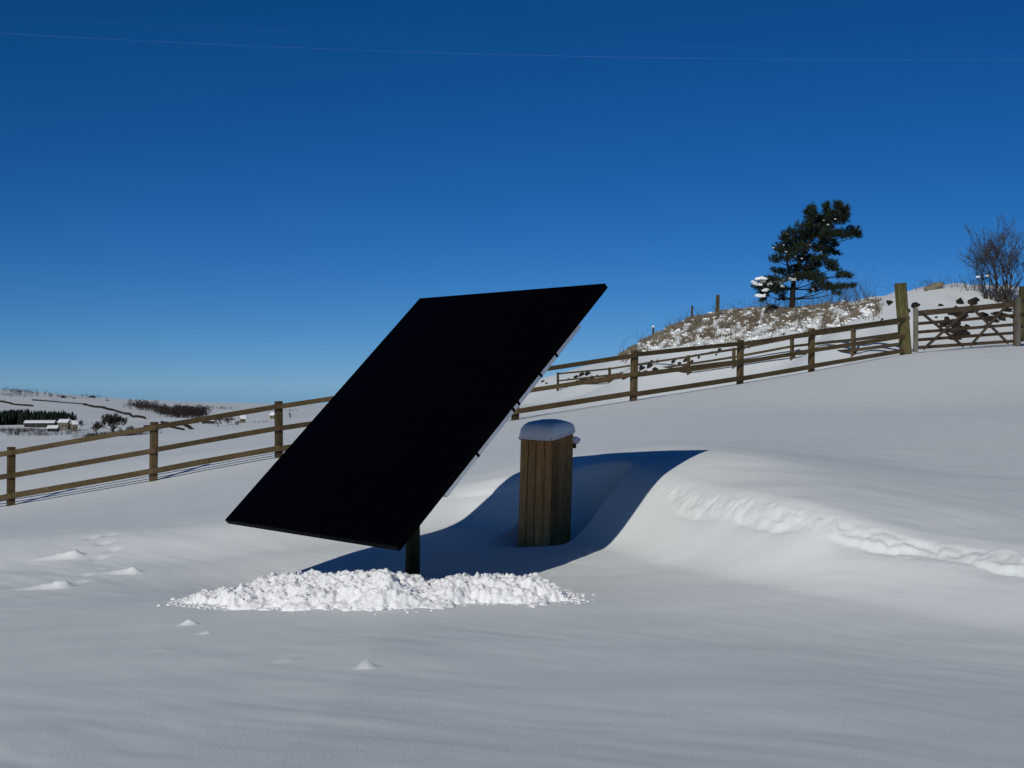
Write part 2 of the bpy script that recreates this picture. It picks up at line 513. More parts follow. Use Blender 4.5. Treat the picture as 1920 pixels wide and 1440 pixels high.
def hit(px, py, d0=3.0, d1=5000.0, n=500):
    """where the sight line through a pixel meets the ground"""
    d = np.geomspace(d0, d1, n)
    x = (px - 960) / F * d
    z = CAMZ + (720 - py) / F * d
    g = z - Hn(x, d, False)
    i = np.argmax(g < 0)
    if g[i] >= 0: i = n - 1
    i = max(i, 1)
    a, b = g[i - 1], g[i]
    dd = d[i - 1] + (d[i] - d[i - 1]) * (a / (a - b + 1e-12) if a > 0 else 1)
    return float((px - 960) / F * dd), float(dd)

for px, py, h, r, tail, an in [(142, 1042, 0.055, 0.085, 4.5, 0.05), (252, 1073, 0.045, 0.075, 4.0, -0.1), (120, 1100, 0.050, 0.085, 5.0, 0.0), (358, 1169, 0.035, 0.035, 2.2, 0.1),
                         (386, 1187, 0.020, 0.025, 2.0, 0.1), (690, 1250, 0.050, 0.035, 1.6, 0.0), (538, 1238, 0.010, 0.07, 1.8, 0.0), (305, 1219, 0.006, 0.06, 1.5, 0.0), (195, 1066, 0.012, 0.03, 1.5, 0.1),
                         (50, 1330, 0.012, 0.012, 1.0, 0), (405, 1300, 0.006, 0.015, 1.0, 0)]:
    x, d = hit(px, py)
    LUMPS.append((x, d, h, r, tail, an))
# faint old prints in the crust by the fence side
for px, py in [(172, 1008), (196, 1018), (212, 1030), (186, 1046), (206, 1003), (160, 1078), (150, 1090)]:
    x, d = hit(px, py)
    LUMPS.append((x, d, -0.020, 0.09, 1.1, 0.6))

def grown(a, step, g, lim):
    out = []; s = step
    while abs(a) < lim:
        s *= g; a += s if lim > 0 else -s
        out.append(a)
    return out
def build_ground():
    st = 0.024
    xs = list(np.arange(-4.7, 0.8, st)) + list(np.arange(0.8, 3.1, 0.0125)) + list(np.arange(3.1, 4.7, st))
    left = []; a = xs[0]; s = st
    while a > -4200:
        s *= 1.036; a -= s; left.append(a)
    right = []; a = xs[-1]; s = st
    while a < 4200:
        s *= 1.036; a += s; right.append(a)
    xs = np.array(left[::-1] + xs + right)
    ys = list(np.arange(3.2, 6.3, 0.026)) + list(np.arange(6.3, 10.3, 0.0135)) + list(np.arange(10.3, 11.9, st))
    bk = []; a = ys[0]; s = st
    while a > -300:
        s *= 1.12; a -= s; bk.append(a)
    fw = []; a = ys[-1]; s = st
    while a < 7000:
        s *= 1.026; a += s; fw.append(a)
    ys = np.array(bk[::-1] + ys + fw)
    X, Y = np.meshgrid(xs, ys)
    Z = Hn(X, Y)
    nx, ny = len(xs), len(ys)
    v = np.stack([X, Y, Z], -1).reshape(-1, 3)
    i = np.arange(nx * ny).reshape(ny, nx)
    f = np.stack([i[:-1, :-1], i[:-1, 1:], i[1:, 1:], i[1:, :-1]], -1).reshape(-1, 4)
    o = link('snow_ground', np_mesh('snow_ground', v, f, M['snow']))
    tag(o, 'wind-packed white snow covering the hillside and the valley', kind='structure')
    return o
build_ground()

# ------------------------------------------------------------------ solar tracker
D1 = Vector((-0.6393, 0.7690, 0.0)).normalized()          # along the panel's lower edge, away from the camera
D2 = Vector((0.5545, 0.4605, 0.6935))
D2 = (D2 - D1 * D2.dot(D1)).normalized()                   # up the panel
NRM = D2.cross(D1).normalized()
if NRM.z < 0: NRM = -NRM
BR = P(743, 1025, 7.5)
PW, PH = 1.915, 2.143                                      # whole face
def build_tracker():
    root = empty('solar_tracker', (POLE[0], POLE[1], H(*POLE)))
    tag(root, 'black solar panel array tilted on a green pole in the snow', 'solar panel')
    bpy.context.view_layer.update()
    inv = root.matrix_world.inverted()
    # a frame: x along -D1 (left to right), y up the face, z out of the face
    ex = -D1; ey = D2; ez = NRM
    if ex.cross(ey).dot(ez) < 0: ex = -ex
    R = Matrix(((ex.x, ey.x, ez.x), (ex.y, ey.y, ez.y), (ex.z, ey.z, ez.z))).to_4x4()
    BL = BR + D1 * PW
    org = BL if ex.dot(D1) < 0 else BR
    base = inv @ Matrix.Translation(org) @ R
    hh = (PH - 0.006) / 2
    th = 0.035
    for k in range(2):
        y0 = k * (hh + 0.006)
        # frame: four bars round the glass
        fr = MB(); t = 0.011
        fr.box(Matrix.Translation((PW / 2, y0 + t / 2, -th / 2)), PW, t, th)
        fr.box(Matrix.Translation((PW / 2, y0 + hh - t / 2, -th / 2)), PW, t, th)
        for xx in (t / 2, PW - t / 2):
            fr.box(Matrix.Translation((xx, y0 + hh / 2, -th / 2)), t, hh - 2 * t, th)
        p = fr.build('panel_module', M['black'], root)
        p.matrix_local = base
        g = MB(); g.box(Matrix.Translation((PW / 2, y0 + hh / 2, -0.006)), PW - 2 * t, hh - 2 * t, 0.006)
        g.build('glass', M['cells'], p)
        b = MB(); b.box(Matrix.Translation((PW / 2, y0 + hh / 2, -0.011)), PW - 2 * t, hh - 2 * t, 0.003)
        b.build('back_sheet', M['black'], p)
        j = MB(); j.box(Matrix.Translation((PW / 2, y0 + hh * 0.75, -0.026)), 0.12, 0.09, 0.022)
        j.build('junction_box', M['black'], p)
    def part(name, mb, mat):
        o = mb.build(name, mat, root); o.matrix_local = base; return o
    # mid clamps in the joint between the modules
    for fx in (0.295, 0.655):
        c = MB(); c.box(Matrix.Translation((PW * fx, hh + 0.003, 0.001)), 0.04, 0.03, 0.008)
        part('clamp', c, M['black'])
    c = MB(); c.box(Matrix.Translation((PW / 2, hh + 0.003, -0.02)), PW * 0.99, 0.03, 0.02)  # added backing strip, blocks sunlight that would leak through the module joint
    part('joint_light_block', c, M['black'])
    # long rails up the back of the array
    for fx in (0.972, 0.70, 0.30, 0.03):
        r = MB()
        r.box(Matrix.Translation((PW * fx, PH * 0.53, -th - 0.024)) @ Matrix.Rotation(math.pi / 2, 4, 'X'), 0.04, 0.042, PH * 0.655)
        part('rail', r, M['alu'])
        for fy in (0.35, 0.52, 0.545, 0.655, 0.735):
            q = MB(); q.box(Matrix.Translation((PW * fx, PH * fy, -th - 0.0235)), 0.0412, 0.018, 0.0436)
            part('rail_bracket', q, M['black'])
    for fy in (0.33, 0.475, 0.60, 0.72):
        q = MB(); q.box(Matrix.Translation((PW * 0.5, PH * fy, -th - 0.07)), PW * 0.80, 0.04, 0.045)
        part('cross_beam', q, M['alu'])
    # head, actuator and pole
    cen = inv @ (BL + (BR - BL) * 0.5 + D2 * PH * 0.5 - NRM * 0.20)
    hd = MB()
    hd.tube([cen + (inv.to_3x3() @ D1) * -0.35, cen + (inv.to_3x3() @ D1) * 0.35], 0.05, 12)
    hd.build('tilt_tube', M['green'], root, True)
    pl = MB()
    top = cen.z - 0.02
    pl.tube([(0, 0, -0.5), (0, 0, top)], 0.047, 20)
    pl.build('pole', M['green'], root, True)
    hm = MB(); hm.tube([(0, 0, top - 0.22), (0, 0, top - 0.02)], 0.07, 16)
    hm.build('slew_collar', M['green'], root, True)
    ac = MB(); ac.tube([Vector((0, 0, top - 0.45)), cen + (inv.to_3x3() @ (-D2 * 0.45 + NRM * 0.08))], 0.022, 10)
    ac.build('actuator', M['green'], root, True)
    return root
build_tracker()

# ------------------------------------------------------------------ timber box with its snow cap
def build_box():
    yaw = math.radians(-54.0)
    a = 0.285
    zb = CAMZ - 1.25
    ztop = CAMZ - 0.415
    root = empty('timber_box', (BOXC[0], BOXC[1], zb), (0, math.radians(1.6), 0))
    tag(root, 'small upright timber-clad equipment box behind the solar panel', 'wooden box')
    hL = ztop - zb
    rise = 0.20 * a        # roof falls towards the camera-left face
    # local frame: e1 = normal of the left visible face, e2 = normal of the right visible face
    n1 = Vector((-0.575, -0.818, 0)); n2 = Vector((0.818, -0.575, 0))
    def roofz(p):
        return hL + rise * (0.5 - p.dot(n1) / a)
    def face(n, tdir, cnt, mat):
        ws = [random.uniform(0.85, 1.15) for _ in range(cnt)]
        tot = sum(ws); acc = -a / 2
        for k in range(cnt):
            w = a * ws[k] / tot
            c = n * (a / 2) + tdir * (acc + w / 2)
            proud = random.uniform(-0.0025, 0.0025)
            thk = 0.018
            gap = 0.007
            p0 = c - tdir * (w / 2 - gap / 2); p1 = c + tdir * (w / 2 - gap / 2)
            v = []
            for q in (p0, p1):
                for dn in (proud, proud - thk):
                    qq = q + n * dn
                    v.append(Vector((qq.x, qq.y, 0))); v.append(Vector((qq.x, qq.y, roofz(qq) - 0.004)))
            mb = MB()
            mb.add(v, [(0, 4, 5, 1), (2, 3, 7, 6), (0, 1, 3, 2), (4, 6, 7, 5), (1, 5, 7, 3), (0, 2, 6, 4)])
            me = mb.mesh('plank', mat)
            bm = bmesh.new(); bm.from_mesh(me)
            bmesh.ops.recalc_face_normals(bm, faces=bm.faces)
            bmesh.ops.bevel(bm, geom=[e for e in bm.edges if abs((e.verts[0].co - e.verts[1].co).z) > 0.3], offset=0.002, segments=1, affect='EDGES')
            bm.to_mesh(me); bm.free()
            link('plank', me, root)
            acc += w
    face(n1, n2, 4, M['plank'])
    face(n2, -n1, 3, M['plank'])
    face(-n1, -n2, 4, M['plank'])
    face(-n2, n1, 4, M['plank'])
    # dark liner keeps the joints dark
    ln = MB()
    i = a / 2 - 0.022
    cs = [n1 * i + n2 * i, n1 * i - n2 * i, -n1 * i - n2 * i, -n1 * i + n2 * i]
    v = [Vector((c.x, c.y, 0)) for c in cs] + [Vector((c.x, c.y, roofz(c) - 0.012)) for c in cs]
    ln.add(v, [(0, 1, 2, 3), (4, 7, 6, 5), (0, 4, 5, 1), (1, 5, 6, 2), (2, 6, 7, 3), (3, 7, 4, 0)])
    ln.build('liner', M['darkwood'], root)
    # roof board
    rb = MB(); o = a / 2 + 0.004
    cs = [n1 * (o + 0.012) + n2 * o, n1 * (o + 0.012) - n2 * o, -n1 * (o + 0.01) - n2 * o, -n1 * (o + 0.01) + n2 * o]
    v = [Vector((c.x, c.y, roofz(c))) for c in cs] + [Vector((c.x, c.y, roofz(c) + 0.016)) for c in cs]
    rb.add(v, [(0, 3, 2, 1), (4, 5, 6, 7), (0, 1, 5, 4), (1, 2, 6, 5), (2, 3, 7, 6), (3, 0, 4, 7)])
    rb.build('roof_board', M['darkwood'], root)
    # batten at the back eave
    bt = MB()
    c = -n1 * (a / 2 + 0.016)
    bt.bar(c - n2 * 0.15 + Vector((0, 0, hL - 0.035)), c + n2 * 0.150 + Vector((0, 0, hL - 0.035)), 0.026, 0.05)
    bt.build('batten', M['darkwood'], root)
    lmp = blob_mesh('snow_on_batten', 0.035, 0.035, 0.03, 5, M['fresh'])
    so = link('snow_on_batten', lmp, root, (c + n2 * 0.15 + Vector((0, 0, hL + 0.0))))
    # the snow cap
    n = 40
    V = []; Fc = []
    rings = 14
    ox = a / 2 + 0.028
    for r_ in range(rings + 1):
        rr = r_ / rings
        for k in range(n):
            th_ = 2 * math.pi * k / n
            c_, s_ = math.cos(th_), math.sin(th_)
            ee = 0.32
            sx = math.copysign(abs(c_) ** ee, c_) * ox; sy = math.copysign(abs(s_) ** ee, s_) * ox
            q = n1 * sx * rr + n2 * sy * rr
            if q.dot(n1) > 0: q = q * 1.0
            hgt = 0.085 * max(0.0, 1 - rr ** 6.0) ** 0.55 + 0.018 * (1 - rr * rr)
            hgt *= 1.0 + 0.10 * mnoise.noise(q * 9)
            drop = 0.012 if r_ == rings else 0
            V.append((q.x, q.y, roofz(q) * 0.35 + (hL + rise * 0.5) * 0.65 * 1.0 + hgt + 0.0 - drop if False else roofz(q) + 0.0175 + hgt * (0.80 + 0.35 * (q.dot(n1) / ox * 0.5 + 0.5)) - drop + 0.006 * mnoise.noise(q * 25)))
    for r_ in range(rings):
        for k in range(n):
            k2 = (k + 1) % n
            Fc.append((r_ * n + k, (r_ + 1) * n + k, (r_ + 1) * n + k2, r_ * n + k2))
    # underside
    me = bpy.data.meshes.new('snow_cap')
    bot = len(V)
    V.append((0, 0, hL + rise * 0.5 + 0.017))
    for k in range(n):
        Fc.append((bot, rings * n + (k + 1) % n, rings * n + k))
    me.from_pydata(V, [], Fc)
    bm = bmesh.new(); bm.from_mesh(me); bmesh.ops.remove_doubles(bm, verts=bm.verts, dist=1e-5)
    bmesh.ops.recalc_face_normals(bm, faces=bm.faces); bm.to_mesh(me); bm.free()
    me.polygons.foreach_set('use_smooth', np.ones(len(me.polygons), dtype=bool))
    me.materials.append(M['fresh_smooth'])
    cap = link('snow_cap', me)
    cap.location = root.location; cap.rotation_euler = root.rotation_euler
    tag(cap, 'rounded cap of snow lying on the timber box', 'snow')
    return root

def blob_mesh(name, rx, ry, rz, seed, mat, sub=2, amp=0.35, freq=1.6, smooth=True, flat=0.0):
    bm = bmesh.new()
    bmesh.ops.create_icosphere(bm, subdivisions=sub, radius=1.0)
    for v in bm.verts:
        n = v.co.normalized()
        k = 1 + amp * mnoise.noise(n * freq + Vector((seed * 3.7, seed * 1.3, -seed * 2.1))) + amp * 0.5 * mnoise.noise(n * freq * 2.3 + Vector((seed, -seed, seed * 2)))
        v.co = Vector((n.x * rx * k, n.y * ry * k, n.z * rz * k))
    me = bpy.data.meshes.new(name)
    bm.to_mesh(me); bm.free()
    if smooth:
        me.polygons.foreach_set('use_smooth', np.ones(len(me.polygons), dtype=bool))
    me.materials.append(mat)
    return me
M['fresh_smooth'] = mat_snow('smooth_cap_snow', (0.88, 0.89, 0.91), 0.15, 60.0, 0.006)
build_box()

# ------------------------------------------------------------------ heap of snow that slid off the panel
def build_heap():
    # outline in plan from the photograph, crest along it
    foot = [(330, 1132), (420, 1140), (560, 1143), (700, 1143), (812, 1140), (900, 1135), (1000, 1134), (1080, 1127)]
    crest = [(332, 1127, 0.02), (420, 1096, 0.08), (500, 1079, 0.13), (600, 1076, 0.14), (680, 1072, 0.15), (730, 1069, 0.16), (780, 1083, 0.10), (812, 1093, 0.07), (850, 1081, 0.12), (920, 1079, 0.125), (1000, 1079, 0.12), (1040, 1096, 0.08), (1084, 1124, 0.015)]
    fx = np.array([hit(*p)[0] for p in foot]); fy = np.array([hit(*p)[1] for p in foot])
    cx = []; cy = []; ch = []
    for px, py, h in crest:
        # distance at which the crest of this height is seen over that pixel
        dd = np.arange(6.0, 8.2, 0.02)
        gg = Hn((px - 960) / F * dd, dd, False) + h
        below = (CAMZ + (720 - py) / F * dd) <= gg
        d = float(dd[np.argmax(below)]) if below.any() else 7.6
        cx.append((px - 960) / F * d); cy.append(d); ch.append(h)
    cx = np.array(cx); cy = np.array(cy); ch = np.array(ch)
    x0, x1 = cx.min() - 0.05, cx.max() + 0.05
    st = 0.008
    X, Y = np.meshgrid(np.arange(x0, x1, st), np.arange(fy.min() - 0.12, cy.max() + 0.65, st))
    c = np.interp(X, cx, cy); hgt = np.interp(X, cx, ch); f_ = np.interp(X, fx, fy)
    f_ = f_ + 0.11 * fbm(X * 4, Y * 4, 140, 4, 0.6)
    c = np.maximum(c, f_ + 0.10)
    t = np.where(Y < c, (c - Y) / (c - f_), (Y - c) / 0.42)
    prof = np.clip(1 - t ** 1.5, 0, 1) ** 0.9
    edge = sstep(0, 0.16, X - x0) * sstep(0, 0.22, x1 - X)
    cl = 0.012 + fbm(X * 11, Y * 11, 120, 3, 0.55) * 0.024 + pnoise(X * 24, Y * 24, 130) * 0.018 + pnoise(X * 45, Y * 45, 131) * 0.012 + np.maximum(pnoise(X * 62, Y * 62, 132), -0.1) * 0.010
    hh = (0.92 * hgt * prof * edge + (cl - 0.012) * sstep(0.05, 0.45, prof) * edge)
    G = Hn(X, Y)
    Z = G + np.where(prof * edge > 0.02, hh, -0.03)
    ny, nx = X.shape
    v = np.stack([X, Y, Z], -1).reshape(-1, 3)
    i = np.arange(nx * ny).reshape(ny, nx)
    keep = (prof * edge) > 0.0
    kf = keep[:-1, :-1] | keep[1:, 1:] | keep[:-1, 1:] | keep[1:, :-1]
    f = np.stack([i[:-1, :-1], i[:-1, 1:], i[1:, 1:], i[1:, :-1]], -1)[kf]
    used = np.unique(f); rm = np.full(nx * ny, -1); rm[used] = np.arange(len(used))
    v = v[used]; f = rm[f]
    tris = np.concatenate([f[:, [0, 1, 2]], f[:, [0, 2, 3]]])
    # clods scattered over and round it
    bm = bmesh.new(); bmesh.ops.create_icosphere(bm, subdivisions=1, radius=1.0)
    iv = np.array([tuple(q.co) for q in bm.verts]); bm.verts.index_update(); itr = np.array([[q.index for q in fc.verts] for fc in bm.faces]); bm.free()
    VV = [v]; FF = [tris]; base = len(v)
    cnt = 0
    while cnt < 1500:
        x = RNG.uniform(x0 - 0.06, x1 + 0.10); 
        ci = np.interp(x, cx, cy); fi = np.interp(x, fx, fy)
        y = RNG.uniform(fi - 0.13, ci + 0.40)
        hp = np.interp(x, cx, ch)
        tt = (ci - y) / (ci - fi + 1e-6) if y < ci else (y - ci) / 0.42
        pr = max(0.0, 1 - max(tt, 0) ** 1.7) ** 0.8
        if (pr <= 0.0 or x < x0 or x > x1) and RNG.random() > 0.09: continue
        e = np.clip((x - x0) / 0.1, 0, 1) * np.clip((x1 - x) / 0.1, 0, 1)
        r = 0.0035 + 0.009 * RNG.random() ** 2 + (0.007 if RNG.random() < 0.03 else 0)
        z = H(x, y) + hp * pr * e + 0.012 * pr + r * 0.2 if False else None
        cnt += 1
        VV.append((x, y, hp * pr * e, r, pr))
        base += 0
    cl_ = VV[1:]
    arr = np.array(cl_)
    gz = Hn(arr[:, 0], arr[:, 1])
    ix = np.clip(((arr[:, 0] - X[0, 0]) / st).round().astype(int), 0, nx - 1); iy = np.clip(((arr[:, 1] - Y[0, 0]) / st).round().astype(int), 0, ny - 1)
    inside = (arr[:, 0] > X[0, 0]) & (arr[:, 0] < X[0, -1]) & (arr[:, 1] > Y[0, 0]) & (arr[:, 1] < Y[-1, 0])
    zz = np.where(inside, np.maximum(Z[iy, ix], gz), gz) + arr[:, 3] * 0.12
    n = len(arr)
    jit = RNG.uniform(0.6, 1.25, (n, len(iv), 1))
    sc3 = RNG.uniform(0.7, 1.5, (n, 1, 3)) * np.array([1, 1, 0.6])
    ang = RNG.uniform(0, 6.28, n); ca, sa = np.cos(ang)[:, None], np.sin(ang)[:, None]
    q = iv[None] * jit * sc3 * arr[:, 3][:, None, None]
    q = np.stack([q[..., 0] * ca - q[..., 1] * sa, q[..., 0] * sa + q[..., 1] * ca, q[..., 2]], -1)
    q += np.stack([arr[:, 0], arr[:, 1], zz], -1)[:, None, :]
    ff = itr[None] + (np.arange(n) * len(iv))[:, None, None] + len(v)
    o = link('snow_heap', np_mesh('snow_heap', np.vstack([v, q.reshape(-1, 3)]), np.vstack([tris, ff.reshape(-1, 3)]), M['fresh'], True))
    tag(o, 'low crumbly heap of bright white snow clods below the solar panel', 'snow heap', kind='stuff')
build_heap()

# ------------------------------------------------------------------ near post-and-rail fence
FENCE = [(-255, 999, 880, 26.8), (20, 951, 840, 27.0), (287, 904, 793, 27.6), (523, 860, 754, 28.3), (742, 823, 722, 29.0), (966, 789, 692, 30.0), (1187, 754, 658, 31.0), (1387, 722, 638, 33.0), (1521, 699, 617, 34.8), (1697, 668, 592, 37.4)]
FD = Vector((0.86, 0.51, 0)).normalized()
def wonky(a, b, w, h, k, ch=0.0):
    """a weathered rail: a beam in three lengths with slight bow"""
    mb = MB()
    mid = (Vector(a) + Vector(b)) / 2 + Vector((0, 0, random.uniform(-0.012, 0.012)))
    a = Vector(a); b = Vector(b)
    z = (b - a).normalized(); x = z.cross(Vector((0, 0, 1))).normalized(); y = x.cross(z)
    vv = []
    for p, s in ((a, 1.0), (a.lerp(mid, 0.6), random.uniform(0.94, 1.05)), (mid.lerp(b, 0.4), random.uniform(0.94, 1.05)), (b, 1.0)):
        hw, hh = w / 2, h / 2 * s; c = 0.008
        for sx, sy in ((-hw, -hh + c), (-hw + c, -hh), (hw - c, -hh), (hw, -hh + c), (hw, hh - c), (hw - c, hh), (-hw + c, hh), (-hw, hh - c)):
            vv.append(p + x * sx + y * sy)
    ff = []
    for i in range(3):
        for k2 in range(8):
            k3 = (k2 + 1) % 8
            ff.append((i * 8 + k2, i * 8 + k3, i * 8 + 8 + k3, i * 8 + 8 + k2))
    ff.append(tuple(reversed(range(8)))); ff.append(tuple(range(24, 32)))
    mb.add(vv, ff)
    return mb
def build_fence():
    root = empty('post_and_rail_fence', P(20, 951, 27))
    tag(root, 'brown three-rail timber fence running up the slope behind the solar panel', 'fence')
    root.location = (0, 0, 0)
    tops = []; bots = []
    for k, (px, pb, pt, d) in enumerate(FENCE):
        a = P(px, pb, d); t = P(px + random.uniform(-1, 5), pt, d)
        a.z = H(a.x, a.y) - 0.25
        if k < len(FENCE) - 1:
            mb = MB(); mb.bar(a, t + Vector((0, 0, 0.02)), 0.115, 0.145, Vector((FD.x, FD.y, 0)), 0.012)
            mb.build('post', M['fence'], root)
        t2 = t.copy(); tops.append(t2); bots.append(P(px, pb, d))
    n = Vector((FD.y, -FD.x, 0))      # camera side
    for k in range(len(FENCE) - 1):
        for fr, hh in ((0.93, 0.10), (0.55, 0.10), (0.19, 0.11)):
            if k >= 6: fr = {0.93: 0.93, 0.55: 0.52, 0.19: 0.16}[fr]
            a = bots[k].lerp(tops[k], fr) + n * 0.105; b = bots[k + 1].lerp(tops[k + 1], fr) + n * 0.105
            j = Vector((0, 0, random.uniform(-0.015, 0.015)))
            dd = (b - a).normalized()
            wonky(a + j - dd * 0.02 * 0 , b + j - dd * 0.006, 0.045, hh, k).build('rail', M['fence'], root)
    return root
build_fence()

# ------------------------------------------------------------------ gate posts and field gate
def build_gate():
    g = empty('gatepost', P(1697, 668, 37.3)); g.location = (0, 0, 0)
    a = P(1700, 668, 37.3); a.z = H(a.x, a.y) - 0.3; t = P(1688, 531, 37.3)
    me = MB(); me.bar(a, t, 0.26, 0.24, Vector((0.3, -1, 0)), 0.03)
    bpy.data.objects.remove(g)
    o = me.build('gatepost', M['gatepost'])
    tag(o, 'tall thick mossy timber gatepost leaning slightly left', 'post')
    root = empty('field_gate', (0, 0, 0))
    tag(root, 'weathered five-bar timber gate with crossed braces by the tall gatepost', 'gate')
    A0, A1 = P(1717, 660, 37.6), P(1717, 580, 37.6)
    B0, B1 = P(1903, 648, 39.6), P(1903, 562, 39.6)
    up = Vector((0, 0, 1))
    fw = Vector((0.25, -1, 0)).normalized()
    s = MB(); s.bar(A0, A1 + up * 0.04, 0.11, 0.10, fw, 0.01); s.build('stile', M['greypost'], root)
    s = MB(); s.bar(B0, B1, 0.09, 0.08, fw, 0.01); s.build('stile', M['gate'], root)
    for k, (f0, h, w) in enumerate(((0.90, 0.15, 0.075), (0.66, 0.085, 0.04), (0.46, 0.085, 0.04), (0.28, 0.085, 0.04), (0.10, 0.09, 0.04))):
        s = MB(); s.bar(A0.lerp(A1, f0), B0.lerp(B1, f0), w, h, up, 0.006); s.build('bar', M['gate'], root)
    def at(u, v): return A0.lerp(B0, u).lerp(A1.lerp(B1, u), v)
    for u0, v0, u1, v1, k in ((0.04, 0.92, 0.46, 0.06, 0), (0.06, 0.06, 0.50, 0.88, 1), (0.56, 0.88, 0.92, 0.06, 0), (0.52, 0.06, 0.90, 0.90, 1)):
        off = fw * (0.045 if k == 0 else 0.075)
        s = MB(); s.bar(at(u0, v0) + off, at(u1, v1) + off, 0.025, 0.075, up); s.build('brace', M['gate'], root)
    # shutting post
    s = MB(); a = P(1909, 652, 39.4); a.z = H(a.x, a.y) - 0.2; s.bar(a, P(1909, 558, 39.4), 0.13, 0.12, fw, 0.012)
    o = s.build('gatepost', M['greypost'])
    tag(o, 'slim grey timber post at the right end of the gate', 'post')
    # rails going on beyond the post
    root = empty('post_and_rail_fence', (0, 0, 0))
    tag(root, 'short length of timber fence at the right edge beyond the gate', 'fence')
    a0, a1 = P(1912, 650, 39.7), P(1912, 560, 39.7); b0, b1 = P(2030, 640, 41), P(2030, 545, 41)
    for f0 in (0.95, 0.66, 0.42, 0.14):
        wonky(a0.lerp(a1, f0), b0.lerp(b1, f0), 0.045, 0.10, 0).build('rail', M['gate'], root)
    s = MB(); a = b0.copy(); a.z = H(a.x, a.y) - 0.2; s.bar(a, b1, 0.11, 0.12, fw, 0.01); s.build('post', M['gate'], root)
    # second post seen above the shutting post
    s = MB(); a = P(1916, 640, 42.5); a.z = H(a.x, a.y) - 0.2; s.bar(a, P(1917, 537, 42.5), 0.16, 0.15, fw, 0.012)
    o = s.build('gatepost', M['gatepost'])
    tag(o, 'brown post standing just behind the grey gate post at the picture edge', 'post')
build_gate()

# ------------------------------------------------------------------ second fence across the far field
def build_fence2():
    root = empty('post_and_rail_fence', (0, 0, 0))
    tag(root, 'thin weathered fence across the next field, seen through the near fence', 'fence')
    pts = [(1700, 655, 598, 40.5), (1600, 668, 612, 48), (1485, 673, 630, 58), (1376, 691, 652, 63), (1291, 703, 666, 67), (1143, 721, 689, 80), (1046, 734, 698, 92)]
    T = []; Bt = []
    for k, (px, pb, pt, d) in enumerate(pts):
        a = P(px, pb, d); t = P(px, pt, d)
        b = a.copy(); b.z = H(a.x, a.y) - 0.25
        if k > 0:
            s = MB(); s.bar(b, t, 0.13, 0.13, Vector((0.4, -1, 0)), 0.01); s.build('post', M['fence'], root)
        T.append(t); Bt.append(a)
    for k in range(len(pts) - 1):
        for fr in (0.92, 0.55, 0.2):
            wonky(Bt[k].lerp(T[k], fr), Bt[k + 1].lerp(T[k + 1], fr), 0.05, 0.10, k).build('rail', M['fence'], root)
build_fence2()

XB = [1160, 1240, 1300, 1400, 1500, 1600, 1650, 1700, 1755, 1830, 1900]
FB = [84, 75.5, 71, 66, 61, 52.5, 50, 47, 47, 47, 47]      # foot of the bank
CB = [92, 85.5, 80.5, 75.5, 70.5, 61.5, 57.5, 53.5, 52, 51.5, 51.5]   # its crest

